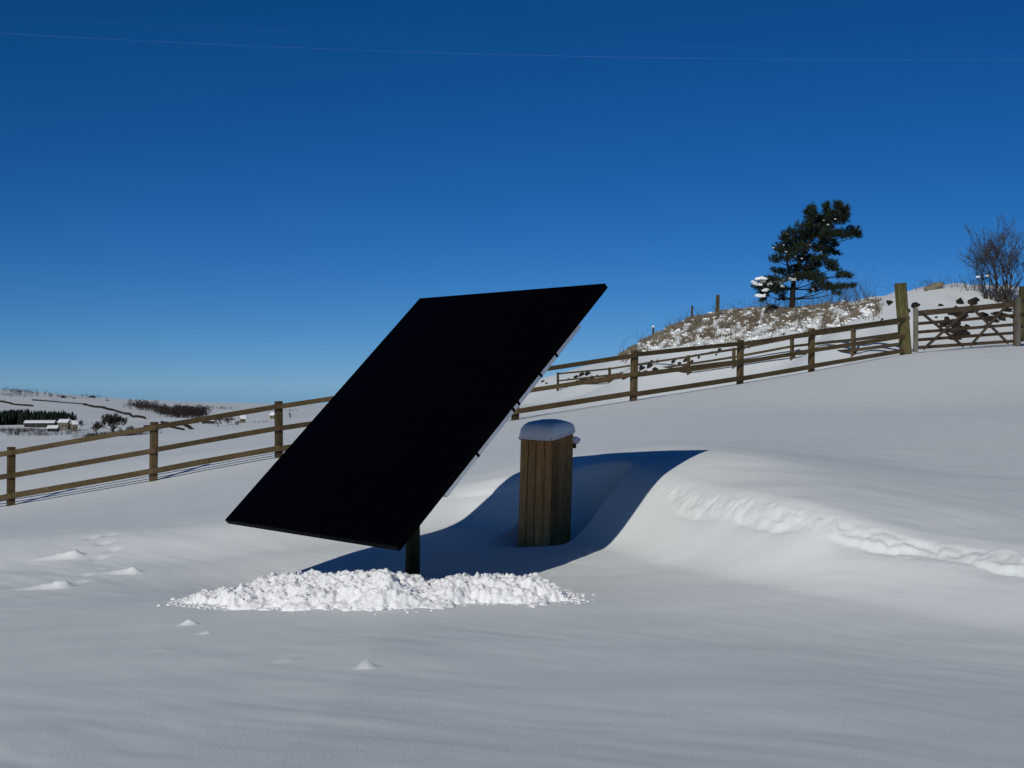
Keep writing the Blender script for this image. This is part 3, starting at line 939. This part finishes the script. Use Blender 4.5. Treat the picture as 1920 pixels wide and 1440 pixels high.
# ------------------------------------------------------------------ stones, rough grass and scrub on the bank
def stone_mesh(seed, rx, ry, rz, mat):
    return blob_mesh('stone', rx, ry, rz, seed, mat, 1, 0.55, 1.3, False)
STONES = [stone_mesh(i + 1, 1, 1, 1, M['stone']) for i in range(9)]
def ground_pt(px, py, d0):
    x, d = hit(px, py, d0)
    return Vector((x, d, H(x, d)))
def place_stone(root, px, py, w, h, d0, k):
    """a stone w by h pixels seen at a pixel"""
    p = ground_pt(px, py, d0)
    s = p.y / F
    o = link('stone', STONES[k % 9], root, (p.x, p.y, p.z + h * s * 0.02))
    o.scale = (w * s * 0.62, w * s * 0.5, h * s * 0.66)
    o.rotation_euler = (random.uniform(-0.3, 0.3), random.uniform(-0.3, 0.3), random.uniform(0, 3))
    return o
def build_wall():
    root = empty('dry_stone_wall', (0, 0, 0))
    tag(root, 'half-buried dark dry-stone wall at the foot of the grassy bank', 'stone wall')
    k = 0
    spots = [(1018, 716, 7, 5), (1025, 720, 5, 4), (1082, 708, 9, 8), (1092, 704, 14, 9), (1104, 702, 12, 8), (1096, 713, 20, 9), (1110, 711, 13, 9), (1083, 716, 10, 6), (1066, 712, 6, 4), (1120, 706, 6, 5),
             (1160, 708, 12, 8), (1172, 710, 10, 8), (1165, 700, 5, 5), (1152, 703, 5, 4), (1205, 692, 16, 12), (1218, 688, 14, 11), (1212, 700, 16, 10), (1198, 702, 12, 8), (1228, 695, 12, 10), (1233, 680, 5, 8), (1195, 684, 8, 6), (1222, 678, 6, 5),
             (1262, 680, 9, 8), (1268, 674, 8, 6), (1285, 677, 11, 8), (1275, 682, 9, 6), (1298, 679, 8, 6), (1310, 672, 5, 9), (1303, 668, 5, 5), (1336, 662, 7, 6), (1350, 657, 9, 6), (1343, 666, 5, 5), (1415, 648, 8, 6), (1422, 643, 9, 7), (1405, 652, 5, 4),
             (1455, 640, 7, 5), (1470, 634, 6, 5), (1395, 655, 6, 4)]
    for px, py, w, h in spots:
        place_stone(root, px, py, w, h, 62, k); k += 1
    root = empty('dry_stone_wall', (0, 0, 0))
    tag(root, 'broken stretch of dark stones and rubble behind the field gate', 'stone wall')
    spots = [(1669, 572, 14, 8), (1716, 576, 15, 10), (1737, 583, 12, 6), (1765, 574, 14, 6), (1704, 586, 7, 9), (1664, 606, 12, 8), (1655, 600, 7, 4),
             (1792, 580, 14, 12), (1801, 570, 16, 13), (1822, 572, 20, 18), (1829, 566, 14, 12), (1812, 584, 24, 14), (1785, 590, 18, 10), (1801, 600, 20, 14), (1776, 600, 12, 12), (1752, 606, 9, 7), (1768, 612, 14, 7),
             (1796, 616, 26, 14), (1780, 622, 14, 10), (1806, 628, 22, 12), (1790, 636, 24, 8), (1812, 614, 10, 12), (1842, 592, 26, 8), (1866, 590, 22, 8), (1888, 584, 26, 8), (1858, 602, 26, 8), (1880, 600, 18, 10), (1906, 588, 14, 8), (1850, 612, 14, 6), (1755, 596, 7, 5), (1740, 620, 6, 4), (1800, 592, 34, 14), (1788, 606, 30, 14), (1798, 622, 40, 16), (1792, 632, 30, 10), (1824, 580, 26, 12), (1772, 608, 20, 10), (1850, 598, 34, 8), (1878, 592, 34, 9), (1900, 596, 26, 8)]
    for px, py, w, h in spots:
        place_stone(root, px, py, w, h, 42, k); k += 1
    # flat boulder on the skyline with a drift on its left side
    me = blob_mesh('boulder', 0.40, 0.30, 0.15, 31, M['palestone'], 2, 0.25, 1.2, False)
    p = P(1752, 541, 51.3)
    o = link('boulder', me, None, (p.x, p.y, H(p.x, p.y) + 0.06)); o.rotation_euler = (0, math.radians(-16), 0.2)
    tag(o, 'flat pale boulder on the snowy skyline above the gate', 'boulder')
build_wall()

def quads_mesh(name, V, mat, n=3):
    V = np.asarray(V, float).reshape(-1, 3)
    f = np.arange(len(V)).reshape(-1, n)
    return np_mesh(name, V, f, mat, False)

def build_grass():
    # dead grass over the bank between its foot and crest
    foot = np.array([(1170, 672), (1240, 664), (1300, 656), (1400, 640), (1500, 624), (1600, 602), (1650, 590)], float)
    top = np.array([(1170, 662), (1240, 622), (1300, 600), (1400, 582), (1500, 579), (1600, 571), (1650, 566)], float)
    V = []
    n = 0
    xs = []; ys = []
    N = 7000
    pxs = RNG.uniform(1165, 1650, N * 3)
    f = np.interp(pxs, foot[:, 0], foot[:, 1]); t = np.interp(pxs, top[:, 0], top[:, 1])
    fr = RNG.random(N * 3) ** 0.75
    pys = f + (t - f) * fr
    # patches
    dens = np.clip(0.06 + 1.9 * fbm(pxs / 20, pys / 8, 210, 4, 0.7), 0.015, 1) * np.clip(0.25 + fr * 1.6, 0, 1) * np.clip(1.25 - (pxs - 1380) / 320, 0.15, 1.0)
    keep = RNG.random(N * 3) < dens
    pxs = pxs[keep]; fr = fr[keep]
    # ground position by distance between foot and crest
    df = np.interp(pxs, XB, FB); dc = np.interp(pxs, XB, CB)
    d = df + (dc - df) * fr
    x = (pxs - 960) / F * d
    z = Hn(x, d)
    for i in range(len(x)):
        for b in range(5):
            h = random.uniform(0.06, 0.24); a = random.uniform(0, 6.28); l = random.uniform(0.04, 0.2)
            bx = x[i] + random.gauss(0, 0.10); by = d[i] + random.gauss(0, 0.10)
            w = 0.020
            V += [(bx - w, by, z[i] - 0.05), (bx + w, by, z[i] - 0.05), (bx + math.cos(a) * l, by + math.sin(a) * l, z[i] + h)]
    o = link('rough_grass', quads_mesh('rough_grass', V, M['grass']))
    tag(o, 'dead straw-coloured grass poking through snow on the bank', 'grass', kind='stuff')
    # tussocks of snow among it
    V = []; Ff = []
    bm = bmesh.new(); bmesh.ops.create_icosphere(bm, subdivisions=1, radius=1.0)
    iv = np.array([tuple(q.co) for q in bm.verts]); bm.verts.index_update(); itr = np.array([[q.index for q in fc.verts] for fc in bm.faces]); bm.free()
    n = 700
    px = RNG.uniform(1175, 1640, n)
    fr = RNG.random(n)
    df = np.interp(px, XB, FB); dc = np.interp(px, XB, CB)
    d = df + (dc - df) * fr; x = (px - 960) / F * d; z = Hn(x, d)
    r = RNG.uniform(0.03, 0.12, n)
    q = iv[None] * RNG.uniform(0.8, 1.2, (n, len(iv), 1)) * r[:, None, None] * np.array([1.4, 1.0, 0.6])
    q += np.stack([x, d, z + 0.06], -1)[:, None, :]
    ff = itr[None] + (np.arange(n) * len(iv))[:, None, None]
    o = link('snow_tussocks', np_mesh('snow_tussocks', q.reshape(-1, 3), ff.reshape(-1, 3), M['fresh'], True))
    tag(o, 'small lumps of snow caught on the dead grass', 'snow', kind='stuff')
build_grass()

def grow(mb, p, dirv, length, rad, depth, spread, up, droop=0.0, seg=3, kids=(2, 4), shrink=0.72, sides=4, rng=random, minr=0.004):
    """recursive bare branch"""
    pts = [p.copy()]; rads = [rad]
    d = dirv.normalized()
    for i in range(seg):
        d = (d + Vector((rng.gauss(0, 0.16), rng.gauss(0, 0.16), rng.gauss(0, 0.12) + up * 0.12))).normalized()
        pts.append(pts[-1] + d * length / seg); rads.append(rad * (1 - 0.45 * (i + 1) / seg))
    mb.tube(pts, rads, sides if depth > 1 else 3, False)
    if depth <= 0: return
    for k in range(rng.randint(*kids)):
        i = rng.randint(1, seg) if k else seg
        nd = (d + Vector((rng.gauss(0, spread), rng.gauss(0, spread), rng.gauss(0, spread * 0.8) + up * 0.25))).normalized()
        grow(mb, pts[i], nd, length * rng.uniform(shrink - 0.14, shrink + 0.1), max(rads[i] * 0.66, minr), depth - 1, spread, up, droop, seg, kids, shrink, sides, rng, minr)

# bare hawthorn at the right edge
def build_hawthorn():
    rng = random.Random(5)
    c = P(1874, 580, 49.0); c.z = H(c.x, c.y) - 0.15
    root = empty('bare_thorn_tree', c)
    tag(root, 'leafless many-stemmed thorn tree behind the gate at the right edge', 'tree')
    tr = MB(); tw = MB()
    for k in range(20):
        a = rng.uniform(0, 6.28); tl = rng.uniform(0.1, 1.0)
        dv = Vector((math.cos(a) * tl, math.sin(a) * tl, 1)).normalized()
        s = Vector((rng.gauss(0.05, 0.28), rng.gauss(0, 0.2), 0))
        L = rng.uniform(0.72, 1.08)
        e = s + dv * L * 0.6
        tr.tube([s, s + dv * L * 0.3 + Vector((rng.gauss(0, 0.03), 0, 0)), e], [0.055, 0.045, 0.034], 6, False)
        grow(tw, e, dv, L, 0.028, 4, 0.46, 0.40, seg=3, kids=(2, 4), shrink=0.70, sides=3, rng=rng, minr=0.006)
    tr.build('trunk', M['twig'], root)
    tw.build('crown', M['twig'], root)
    for k, (px, py, w) in enumerate([(1834, 519, 4), (1851, 517, 3)]):
        p = P(px, py, 48.6)
        o = link('snow_clump', blob_mesh('snow_clump', 0.022 * w, 0.015 * w, 0.010 * w, 40 + k, M['fresh'], 2, 0.7, 2.2), root, p - c)
build_hawthorn()

# thin scrub along the crest
def build_scrub():
    rng = random.Random(9)
    mb = MB()
    def shoots(px, d, n, h, sx):
        for _ in range(n):
            q = px + rng.gauss(0, sx)
            x = (q - 960) / F * d + 0.0; y = d + rng.gauss(0, 0.6)
            p = Vector((x, y, H(x, y) - 0.05))
            grow(mb, p, Vector((rng.gauss(0, 0.35), rng.gauss(0, 0.3), 1)), h * rng.uniform(0.5, 1.1), 0.011, 2, 0.45, 0.3, seg=2, kids=(2, 3), shrink=0.6, sides=3, rng=rng)
    shoots(1168, 91, 3, 1.3, 6); shoots(1190, 89, 4, 0.7, 12)
    for px in range(1245, 1420, 14): shoots(px, np.interp(px, XB, CB), 3, 0.42, 8)
    for px in range(1425, 1640, 9): shoots(px, np.interp(px, XB, CB), 5, rng.uniform(0.35, 0.7), 8)
    shoots(1440, 73, 10, 0.8, 14); shoots(1560, 66, 16, 0.9, 18); shoots(1590, 63, 8, 0.9, 10)
    for px in range(1720, 1900, 12): shoots(px, np.interp(px, XB, CB), 3, 0.28, 8)
    for px in range(1830, 1915, 10): shoots(px, 50, 5, 0.6, 8)
    o = mb.build('bramble_scrub', M['twig'])
    tag(o, 'thin leafless bramble and twigs along the top of the bank', 'scrub', kind='stuff')
build_scrub()

# marker posts on the bank
for px, pt, pb, d, lab in [(1224, 614, 634, 86.3, 'short snow-capped fence stake at the left end of the bank'), (1297, 573, 598, 80.5, 'thin middle stake standing on the bank skyline'), (1345, 553, 590, 78, 'tallest stake on the bank left of the pine')]:
    a = P(px, pb, d); a.z = H(a.x, a.y) - 0.2; t = P(px + 1, pt, d)
    w = 0.10 if px != 1345 else 0.16
    root = empty('fence_stake', a)
    tag(root, lab, 'post', 'stakes on the bank')
    mb = MB(); mb.bar((0, 0, 0), t - a, w, w, Vector((0.3, -1, 0)), 0.01); mb.build('stake', M['fence'], root)
    if px == 1224:
        link('snow_cap', blob_mesh('snow_cap', 0.10, 0.10, 0.09, 3, M['fresh'], 1, 0.2), root, t - a + Vector((0, 0, 0.05)))

# ------------------------------------------------------------------ wind-shaped pine
def build_pine():
    rng = random.Random(21)
    d = 70.8
    ms = d / F / 6.262
    z0 = 1380; y0 = 370; sc_ = 6.262
    def W(zx, zy, dep=0.0):
        return P(z0 + zx / sc_, y0 + zy / sc_, d + dep)
    base = W(650, 1330); base.z = H(base.x, base.y) - 0.2
    root = empty('pine_tree', base)
    tag(root, 'dark wind-shaped pine leaning right on the bank skyline', 'tree')
    tk = MB()
    path = [(650, 1330), (662, 1200), (668, 1080), (680, 950), (720, 820), (770, 700), (830, 580), (900, 460), (980, 340), (1080, 240), (1140, 180)]
    rr = [0.17, 0.145, 0.13, 0.12, 0.11, 0.10, 0.085, 0.07, 0.055, 0.035, 0.02]
    tp = [W(*p) for p in path]; tp[0].z = base.z
    tk.tube([p - base for p in tp], rr, 8, False)
    tk.tube([W(670, 1000) - base, W(620, 880) - base, W(600, 760) - base, W(590, 620) - base, W(600, 500) - base], [0.08, 0.07, 0.06, 0.045, 0.02], 6, False)
    tk.tube([W(690, 930) - base, W(800, 880) - base, W(900, 900) - base, W(1000, 990) - base, W(1130, 1060) - base], [0.07, 0.06, 0.05, 0.035, 0.02], 6, False)
    tk.build('trunk', M['bark'], root, True)
    clusters = [(870, 190, 75, 85), (875, 130, 25, 45), (1055, 140, 45, 80), (1070, 90, 22, 45), (1200, 130, 60, 70), (1190, 85, 22, 40), (1210, 210, 120, 70), (1290, 160, 45, 70), (1180, 270, 130, 50), (1010, 240, 70, 40), (930, 265, 110, 50), (830, 330, 130, 45), (1000, 340, 150, 65), (1120, 420, 120, 55), (1370, 400, 85, 60), (1420, 450, 45, 35), (1270, 445, 110, 40),
                (950, 430, 190, 70), (720, 430, 150, 60), (570, 470, 60, 55), (620, 540, 110, 60), (790, 520, 110, 60), (1040, 510, 110, 35), (510, 600, 75, 40), (620, 650, 130, 50), (760, 620, 90, 60), (1000, 600, 110, 55), (1100, 640, 80, 30), (1170, 660, 40, 18), (1140, 560, 55, 22), (465, 720, 65, 45), (590, 715, 100, 40), (800, 720, 120, 50),
                (980, 720, 120, 40), (1100, 770, 80, 35), (1140, 830, 80, 40), (1230, 905, 70, 38), (1310, 915, 60, 25), (900, 790, 110, 40), (470, 850, 60, 25), (560, 880, 110, 35), (750, 850, 130, 50), (880, 870, 80, 55), (950, 950, 110, 50), (800, 940, 140, 45), (500, 960, 120, 40), (370, 985, 110, 40),
                (260, 1045, 70, 40), (410, 1060, 130, 55), (330, 1130, 65, 50), (510, 1090, 80, 55), (310, 1200, 35, 25), (1000, 1030, 110, 45), (1120, 1060, 110, 35), (1250, 1050, 90, 28), (1370, 1045, 40, 20), (1180, 1120, 60, 25), (550, 1180, 40, 30), (900, 1090, 50, 35)]
    V = []
    br = MB()
    for cx, cy, rx, ry in clusters:
        dep = rng.uniform(-1, 1) * (0.9 if cy < 1000 else 0.7)
        # nearest lower trunk point
        best = min(range(len(path)), key=lambda i: abs(path[i][1] - (cy + 90)) + 0.35 * abs(path[i][0] - cx))
        a = tp[best]; b = W(cx, cy + ry * 0.4, dep)
        mid = a.lerp(b, 0.55) + Vector((0, 0, -0.08))
        br.tube([a - base, mid - base, b - base], [0.04, 0.026, 0.010], 4, False)
        n = int(rx * ry / 66) + 8
        for _ in range(n):
            for _t in range(9):
                ux, uy, uz = rng.uniform(-1, 1), rng.uniform(-1, 1), rng.uniform(-1, 1)
                if ux * ux + uy * uy + uz * uz < 1: break
            if rng.random() < 0.22:
                kk = rng.uniform(1.1, 1.5); ux *= kk; uy *= kk
            c = W(cx + ux * rx, cy + uy * ry, dep + uz * rx * ms * 0.9) - base
            # a tuft: needles fanned round an upward/outward shoot
            ax = Vector((ux * 0.7 + 0.25, uz * 0.7, 0.55 - uy * 0.35 + rng.gauss(0, 0.25))).normalized()
            L = rng.uniform(0.11, 0.25)
            for _n in range(9):
                dv = (ax * rng.uniform(0.3, 1.0) + Vector((rng.gauss(0, 0.5), rng.gauss(0, 0.5), rng.gauss(0, 0.45)))).normalized()
                sd = dv.cross(Vector((rng.gauss(0, 1), rng.gauss(0, 1), rng.gauss(0, 1))))
                if sd.length < 1e-4: continue
                sd = sd.normalized() * 0.017
                q = c + ax * rng.uniform(-0.06, 0.08)
                V += [tuple(q - sd), tuple(q + sd), tuple(q + dv * L)]
    br.build('branches', M['bark'], root)
    link('crown', quads_mesh('crown', V, M['needle']), root)
    for k, (cx, cy, r) in enumerate([(580, 425, 34), (440, 592, 22), (300, 965, 60), (345, 950, 40), (230, 1010, 38), (270, 1035, 34), (400, 1020, 44), (440, 985, 36), (510, 985, 52), (550, 1040, 36), (350, 1090, 42), (290, 1150, 50), (330, 1160, 30), (620, 960, 36), (680, 965, 34), (905, 1080, 26), (1165, 255, 22), (1080, 320, 22), (640, 690, 18), (770, 720, 20), (590, 640, 22), (700, 690, 16), (1210, 190, 16), (870, 560, 18), (560, 560, 16), (1030, 270, 16), (930, 320, 16), (740, 980, 22), (1000, 640, 16)]):
        bmj = bmesh.new()
        for q in range(7):
            s_ = r * ms * rng.uniform(0.22, 0.50) * (1.4 if r >= 34 else 0.75)
            bm1 = bmesh.new(); bmesh.ops.create_icosphere(bm1, subdivisions=1, radius=1.0)
            off = Vector((rng.gauss(0, 0.42), rng.gauss(0, 0.22), rng.gauss(0, 0.22))) * r * ms * (1.0 if r >= 34 else 0.55)
            for v in bm1.verts:
                v.co = Vector((v.co.x * s_ * 1.3, v.co.y * s_, v.co.z * s_ * 0.7)) * rng.uniform(0.7, 1.2) + off
            me1 = bpy.data.meshes.new('tmp'); bm1.to_mesh(me1); bm1.free(); bmj.from_mesh(me1); bpy.data.meshes.remove(me1)
        mj = bpy.data.meshes.new('snow_clump'); bmj.to_mesh(mj); bmj.free(); mj.materials.append(M['fresh'])
        link('snow_clump', mj, root, W(cx, cy, rng.uniform(-0.9, -0.3)) - base)
build_pine()

# ------------------------------------------------------------------ far side of the valley
def far_wall(pts, w, h, label, d0=150):
    mb = MB()
    P0 = [ground_pt(px, py, d0) for px, py in pts]
    line = []
    for a, b in zip(P0[:-1], P0[1:]):
        for k in range(6): line.append(a.lerp(b, k / 6))
    line.append(P0[-1])
    for p in line: p.z = H(p.x, p.y)
    n = len(line)
    vv = []; ff = []
    for i, p in enumerate(line):
        t = (line[min(i + 1, n - 1)] - line[max(i - 1, 0)]); t.z = 0; t.normalize()
        s = Vector((-t.y, t.x, 0)) * w / 2
        hh = h * random.uniform(0.75, 1.1)
        for q in (-s + Vector((0, 0, -0.6)), s + Vector((0, 0, -0.6)), s * 0.6 + Vector((0, 0, hh)), -s * 0.6 + Vector((0, 0, hh))): vv.append(p + q)
    for i in range(n - 1):
        for k in range(4):
            k2 = (k + 1) % 4
            ff.append((i * 4 + k, i * 4 + k2, i * 4 + 4 + k2, i * 4 + 4 + k))
    ff += [(3, 2, 1, 0), ((n - 1) * 4, (n - 1) * 4 + 1, (n - 1) * 4 + 2, (n - 1) * 4 + 3)]
    mb.add(vv, ff)
    o = mb.build('field_wall', M['stone'])
    tag(o, label, 'field wall', 'far field walls')
far_wall([(156, 760), (190, 766), (232, 776), (272, 788)], 1.4, 2.6, 'long dark field wall slanting down the far hillside above the round tree')
far_wall([(302, 793), (330, 799), (358, 804)], 1.2, 2.0, 'short dark field wall slanting below the far wood', 700)
far_wall([(270, 802), (300, 803), (345, 805)], 1.0, 1.2, 'faint level field wall below the far wood', 700)
far_wall([(0, 753), (30, 758), (62, 761)], 1.4, 2.4, 'field wall at the far left below the crags')
far_wall([(60, 752), (100, 754), (156, 758)], 1.2, 1.6, 'faint level wall below the far crags')

def gable(root, c, L, Wd, wh, rh, yaw, wallmat, snow=True, wins=(), chim=False):
    """house with pitched roof; c at its base centre"""
    Rz = Matrix.Rotation(yaw, 4, 'Z')
    def T(p): return Rz @ Vector(p)
    mb = MB()
    l, w = L / 2, Wd / 2
    mb.add([T(p) for p in [(-l, -w, -2), (l, -w, -2), (l, w, -2), (-l, w, -2), (-l, -w, wh), (l, -w, wh), (l, w, wh), (-l, w, wh), (-l, 0, wh + rh), (l, 0, wh + rh)]],
           [(0, 1, 5, 4), (2, 3, 7, 6), (1, 2, 6, 9, 5), (3, 0, 4, 8, 7), (0, 3, 2, 1)])
    mb.build('wall', wallmat, root)
    rf = MB(); o = 0.35; t = 0.35
    for s in (-1, 1):
        e = [(-l - o, s * (w + o), wh - rh * o / w), (l + o, s * (w + o), wh - rh * o / w), (l + o, 0, wh + rh), (-l - o, 0, wh + rh)]
        rf.add([T(p) for p in e] + [T((p[0], p[1], p[2] + t)) for p in e], [(0, 1, 2, 3), (7, 6, 5, 4), (0, 4, 5, 1), (1, 5, 6, 2), (2, 6, 7, 3), (3, 7, 4, 0)])
    r = rf.build('roof', M['farsnow'] if snow else M['shed'], root)
    if chim:
        cm = MB(); cm.box(Rz @ Matrix.Translation((l * 0.8, 0, wh + rh + 0.5)), 0.9, 0.7, 2.0); cm.build('chimney', M['farmwall'], r)
    for (u, zc, ww, hh) in wins:
        wb = MB(); wb.box(Rz @ Matrix.Translation((u, -w - 0.02, zc)), ww, 0.12, hh); wb.build('window', M['glassdark'], root)
def farm(name, px, py, wpx, label, wall, wh, rh, depthm, yaw, d0=260, snow=True, wins=2, chim=False):
    p = ground_pt(px, py, d0)
    L = wpx * p.y / F
    r = empty(name, p); tag(r, label, 'building')
    ws = [((k + 0.5) / wins * L - L / 2, wh * 0.5, min(1.2, L / wins * 0.4), wh * 0.3) for k in range(wins)] if wins else []
    gable(r, p, L, depthm, wh, rh, yaw, wall, snow, ws, chim)
farm('barn', 76, 799, 54, 'long low barn with a snowy roof below the dark plantation', M['shed'], 3.0, 1.3, 9, 0.12, wins=5)
farm('shed', 100, 808, 18, 'small dark open shed in front of the long barn', M['shed'], 2.2, 1.2, 6, 0.1, wins=1)
farm('farmhouse', 122, 804, 19, 'pale stone farmhouse with snowy roof right of the long barn', M['farmwall'], 4.6, 1.5, 7, -0.1, wins=3, chim=True)
farm('cottage', 139, 806, 9, 'small stone cottage at the right end of the farm', M['farmwall'], 4.0, 1.8, 6, 0.5, wins=2, chim=True)
farm('barn', 390, 796, 22, 'snow-roofed barn among trees below the far wood', M['shed'], 2.4, 2.0, 8, 0.2, wins=2)
farm('cottage', 455, 797, 9, 'tiny snow-roofed cottage beside the valley trees', M['farmwall'], 3.0, 2.0, 6, 0.3, wins=1)
farm('cottage', 512, 787, 8, 'tiny pale cottage on the far slope left of the fence post', M['farmwall'], 3.0, 2.0, 6, -0.2, wins=1)
farm('hut', 241, 815, 7, 'little white-roofed hut in the thicket below the round tree', M['farmwall'], 1.6, 1.2, 3, 0.3, 120, wins=0)

def bare_tree(px, py, hpx, wpx, label, d0=150, seed=1, depth=4, mat='farwood', name='bare_tree'):
    rng = random.Random(seed)
    p = ground_pt(px, py, d0)
    h = hpx * p.y / F; w = wpx * p.y / F
    root = empty(name, p - Vector((0, 0, 0.2))); tag(root, label, 'tree', 'valley trees')
    t = MB(); t.tube([(0, 0, 0), (0.02 * h, 0, h * 0.16), (0, 0, h * 0.30)], [h * 0.035, h * 0.028, h * 0.024], 6, False)
    t.build('trunk', M[mat], root)
    c = MB()
    for k in range(9):
        a = 6.28 * k / 9 + rng.uniform(-0.3, 0.3); tl = rng.uniform(0.15, 1.25) * w / h
        grow(c, Vector((0, 0, h * rng.uniform(0.14, 0.32))), Vector((math.cos(a) * tl, math.sin(a) * tl, 1)), h * 0.33, h * 0.016, depth, 0.45, 0.15, seg=2, kids=(3, 4), shrink=0.68, sides=3, rng=rng, minr=h * 0.0075)
    # keep it inside its outline
    sx = max(abs(v[0]) for v in c.v); top = max(v[2] for v in c.v)
    c.v = [(v[0] * w / 2 / sx, v[1] * w / 2 / sx, v[2] * h / top) for v in c.v]
    c.build('crown', M[mat], root)
bare_tree(211, 816, 44, 62, 'round-headed bare tree on the valley side behind the fence', 150, 3, 5)
bare_tree(180, 816, 26, 28, 'small dark bare tree left of the round-headed tree', 150, 4)
bare_tree(246, 817, 24, 24, 'low bare tree right of the round-headed tree', 150, 41)
bare_tree(408, 801, 25, 22, 'dark tree right of the snow-roofed barn', 200, 5)
bare_tree(428, 799, 18, 26, 'spreading bare tree between the barn and the tiny cottage', 200, 6)
bare_tree(445, 800, 12, 13, 'compact dark tree left of the tiny cottage', 200, 7)
bare_tree(544, 787, 14, 6, 'slim distant tree right of the fence post by the panel', 250, 8)
bare_tree(514, 786, 9, 6, 'slim distant tree left of the fence post by the panel', 250, 9)
bare_tree(152, 802, 16, 12, 'small bare tree at the end of the plantation', 260, 10)
bare_tree(251, 763, 9, 8, 'lone small tree at the left end of the far wood', 400, 12)

def wood(name, label, spots, mat, conif, n, d0, seed, dens=70):
    rng = np.random.default_rng(seed)
    V = []
    for x0p, x1p, yb0, yb1, hp0, hp1, depthm in spots:
        for k in range(n):
            f = rng.random()
            px = x0p + (x1p - x0p) * f; pb = yb0 + (yb1 - yb0) * f
            p = ground_pt(px, pb, d0) if k % 4 == 0 else p + Vector(((rng.random() - 0.5) * p.y * 0.012, 0, 0))
            dy = rng.random() * depthm
            x, y = p.x * (1 + dy / p.y), p.y + dy
            z = H(x, y) - 0.3
            h = (hp0 + (hp1 - hp0) * f) * y / F * rng.uniform(0.75, 1.1)
            if conif:
                r = h * rng.uniform(0.16, 0.24)
                for lay in range(4):
                    zb = z + h * (0.06 + 0.22 * lay); zt = z + h * min(1.0, 0.42 + 0.22 * lay); rr = r * (1 - 0.22 * lay)
                    for a in range(7):
                        a0 = a / 7 * 6.283 + lay + rng.random() * 0.3; a1 = a0 + 0.95
                        V += [(x + math.cos(a0) * rr, y + math.sin(a0) * rr, zb), (x + math.cos(a1) * rr, y + math.sin(a1) * rr, zb - 0.02 * h * rng.random()), (x, y, zt)]
            else:
                r = h * rng.uniform(0.3, 0.5)
                V += [(x - 0.02 * h, y, z), (x + 0.02 * h, y, z), (x, y, z + 0.7 * h)]
                for _ in range(dens):
                    u = rng.normal(size=3); u /= np.linalg.norm(u) + 1e-6; u *= rng.random() ** 0.4
                    cx, cy, cz = x + u[0] * r, y + u[1] * r, z + h * 0.58 + u[2] * h * 0.42
                    s = h * 0.10; t = rng.normal(size=3) * s; t2 = rng.normal(size=3) * s * 0.35
                    V += [(cx, cy, cz), (cx + t[0], cy + t[1], cz + abs(t[2])), (cx + t2[0], cy + t2[1], cz + t2[2])]
    o = link(name, quads_mesh(name, V, M[mat]))
    tag(o, label, 'wood', kind='stuff')
wood('conifer_plantation', 'dark block of conifers behind the farm at far left', [(-60, 60, 797, 796, 29, 28, 60), (60, 134, 796, 797, 26, 22, 50)], 'conifer', True, 260, 500, 1)
wood('far_woodland', 'brown leafless wood on the far slope above the fence', [(258, 320, 768, 781, 12, 22, 60), (320, 372, 781, 786, 24, 22, 60), (330, 430, 768, 768, 6, 4, 50)], 'farwood', False, 110, 600, 2)
wood('valley_thicket', 'low bare thicket and hedge along the valley edge behind the fence', [(160, 225, 829, 828, 12, 16, 3), (225, 292, 828, 824, 16, 5, 3), (170, 250, 824, 822, 14, 14, 3), (20, 160, 818, 816, 10, 10, 15), (0, 60, 812, 813, 12, 10, 15), (40, 150, 809, 811, 7, 7, 10), (85, 125, 834, 836, 5, 5, 2)], 'farwood', False, 90, 180, 3, 40)
wood('crag_scrub', 'scrubby trees and dark crags along the far skyline at left', [(0, 100, 738, 745, 13, 9, 40), (0, 60, 742, 746, 6, 5, 20), (112, 140, 746, 747, 7, 5, 10), (150, 184, 742, 747, 6, 5, 10), (60, 100, 750, 752, 3, 3, 10)], 'farwood', False, 44, 1500, 4, 40)
wood('valley_hedge', 'dark hedge line beside the tiny cottages in the valley', [(465, 520, 796, 792, 7, 6, 12), (535, 560, 770, 770, 4, 3, 20), (340, 400, 797, 799, 6, 5, 10), (395, 435, 763, 764, 3, 2, 20)], 'farwood', False, 40, 400, 5, 30)

# small dark crag rocks on the far skyline
for k, (px, py, w, h, lab) in enumerate([(119, 746, 11, 6, 'dark rock outcrop on the far hill, larger of the two'), (139, 747, 7, 4, 'small dark rock outcrop just right of the larger one'), (201, 752, 8, 4, 'lone dark rock on the far ridge right of the trees'), (172, 746, 18, 6, 'long dark rock edge on the far skyline')]):
    p = ground_pt(px, py, 600); s = p.y / F
    o = link('rock_outcrop', blob_mesh('rock_outcrop', w * s / 2, w * s / 3, h * s * 0.6, 80 + k, M['stone'], 1, 0.35, 1.3, False), None, p)
    tag(o, lab, 'rock', 'far rocks')

# ------------------------------------------------------------------ overhead cables
def cable(pts, d, r, label):
    px = np.array([p[0] for p in pts], float); py = np.array([p[1] for p in pts], float)
    co = np.polyfit(px, py, 2)
    mb = MB()
    line = []
    for q in np.linspace(-700, 2700, 60):
        line.append(P(q, np.polyval(co, q), d))
    mb.tube(line, r, 5)
    o = mb.build('overhead_cable', M['cable'])
    tag(o, label, 'cable', 'overhead cables')
cable([(0, 62), (480, 86), (960, 103), (1450, 111)], 70, 0.0013, 'thin pale overhead cable crossing the sky, the lower and clearer one')
cable([(0, 31), (330, 47), (960, 78), (1450, 92)], 71, 0.0005, 'very faint overhead cable crossing the sky above the clearer one')
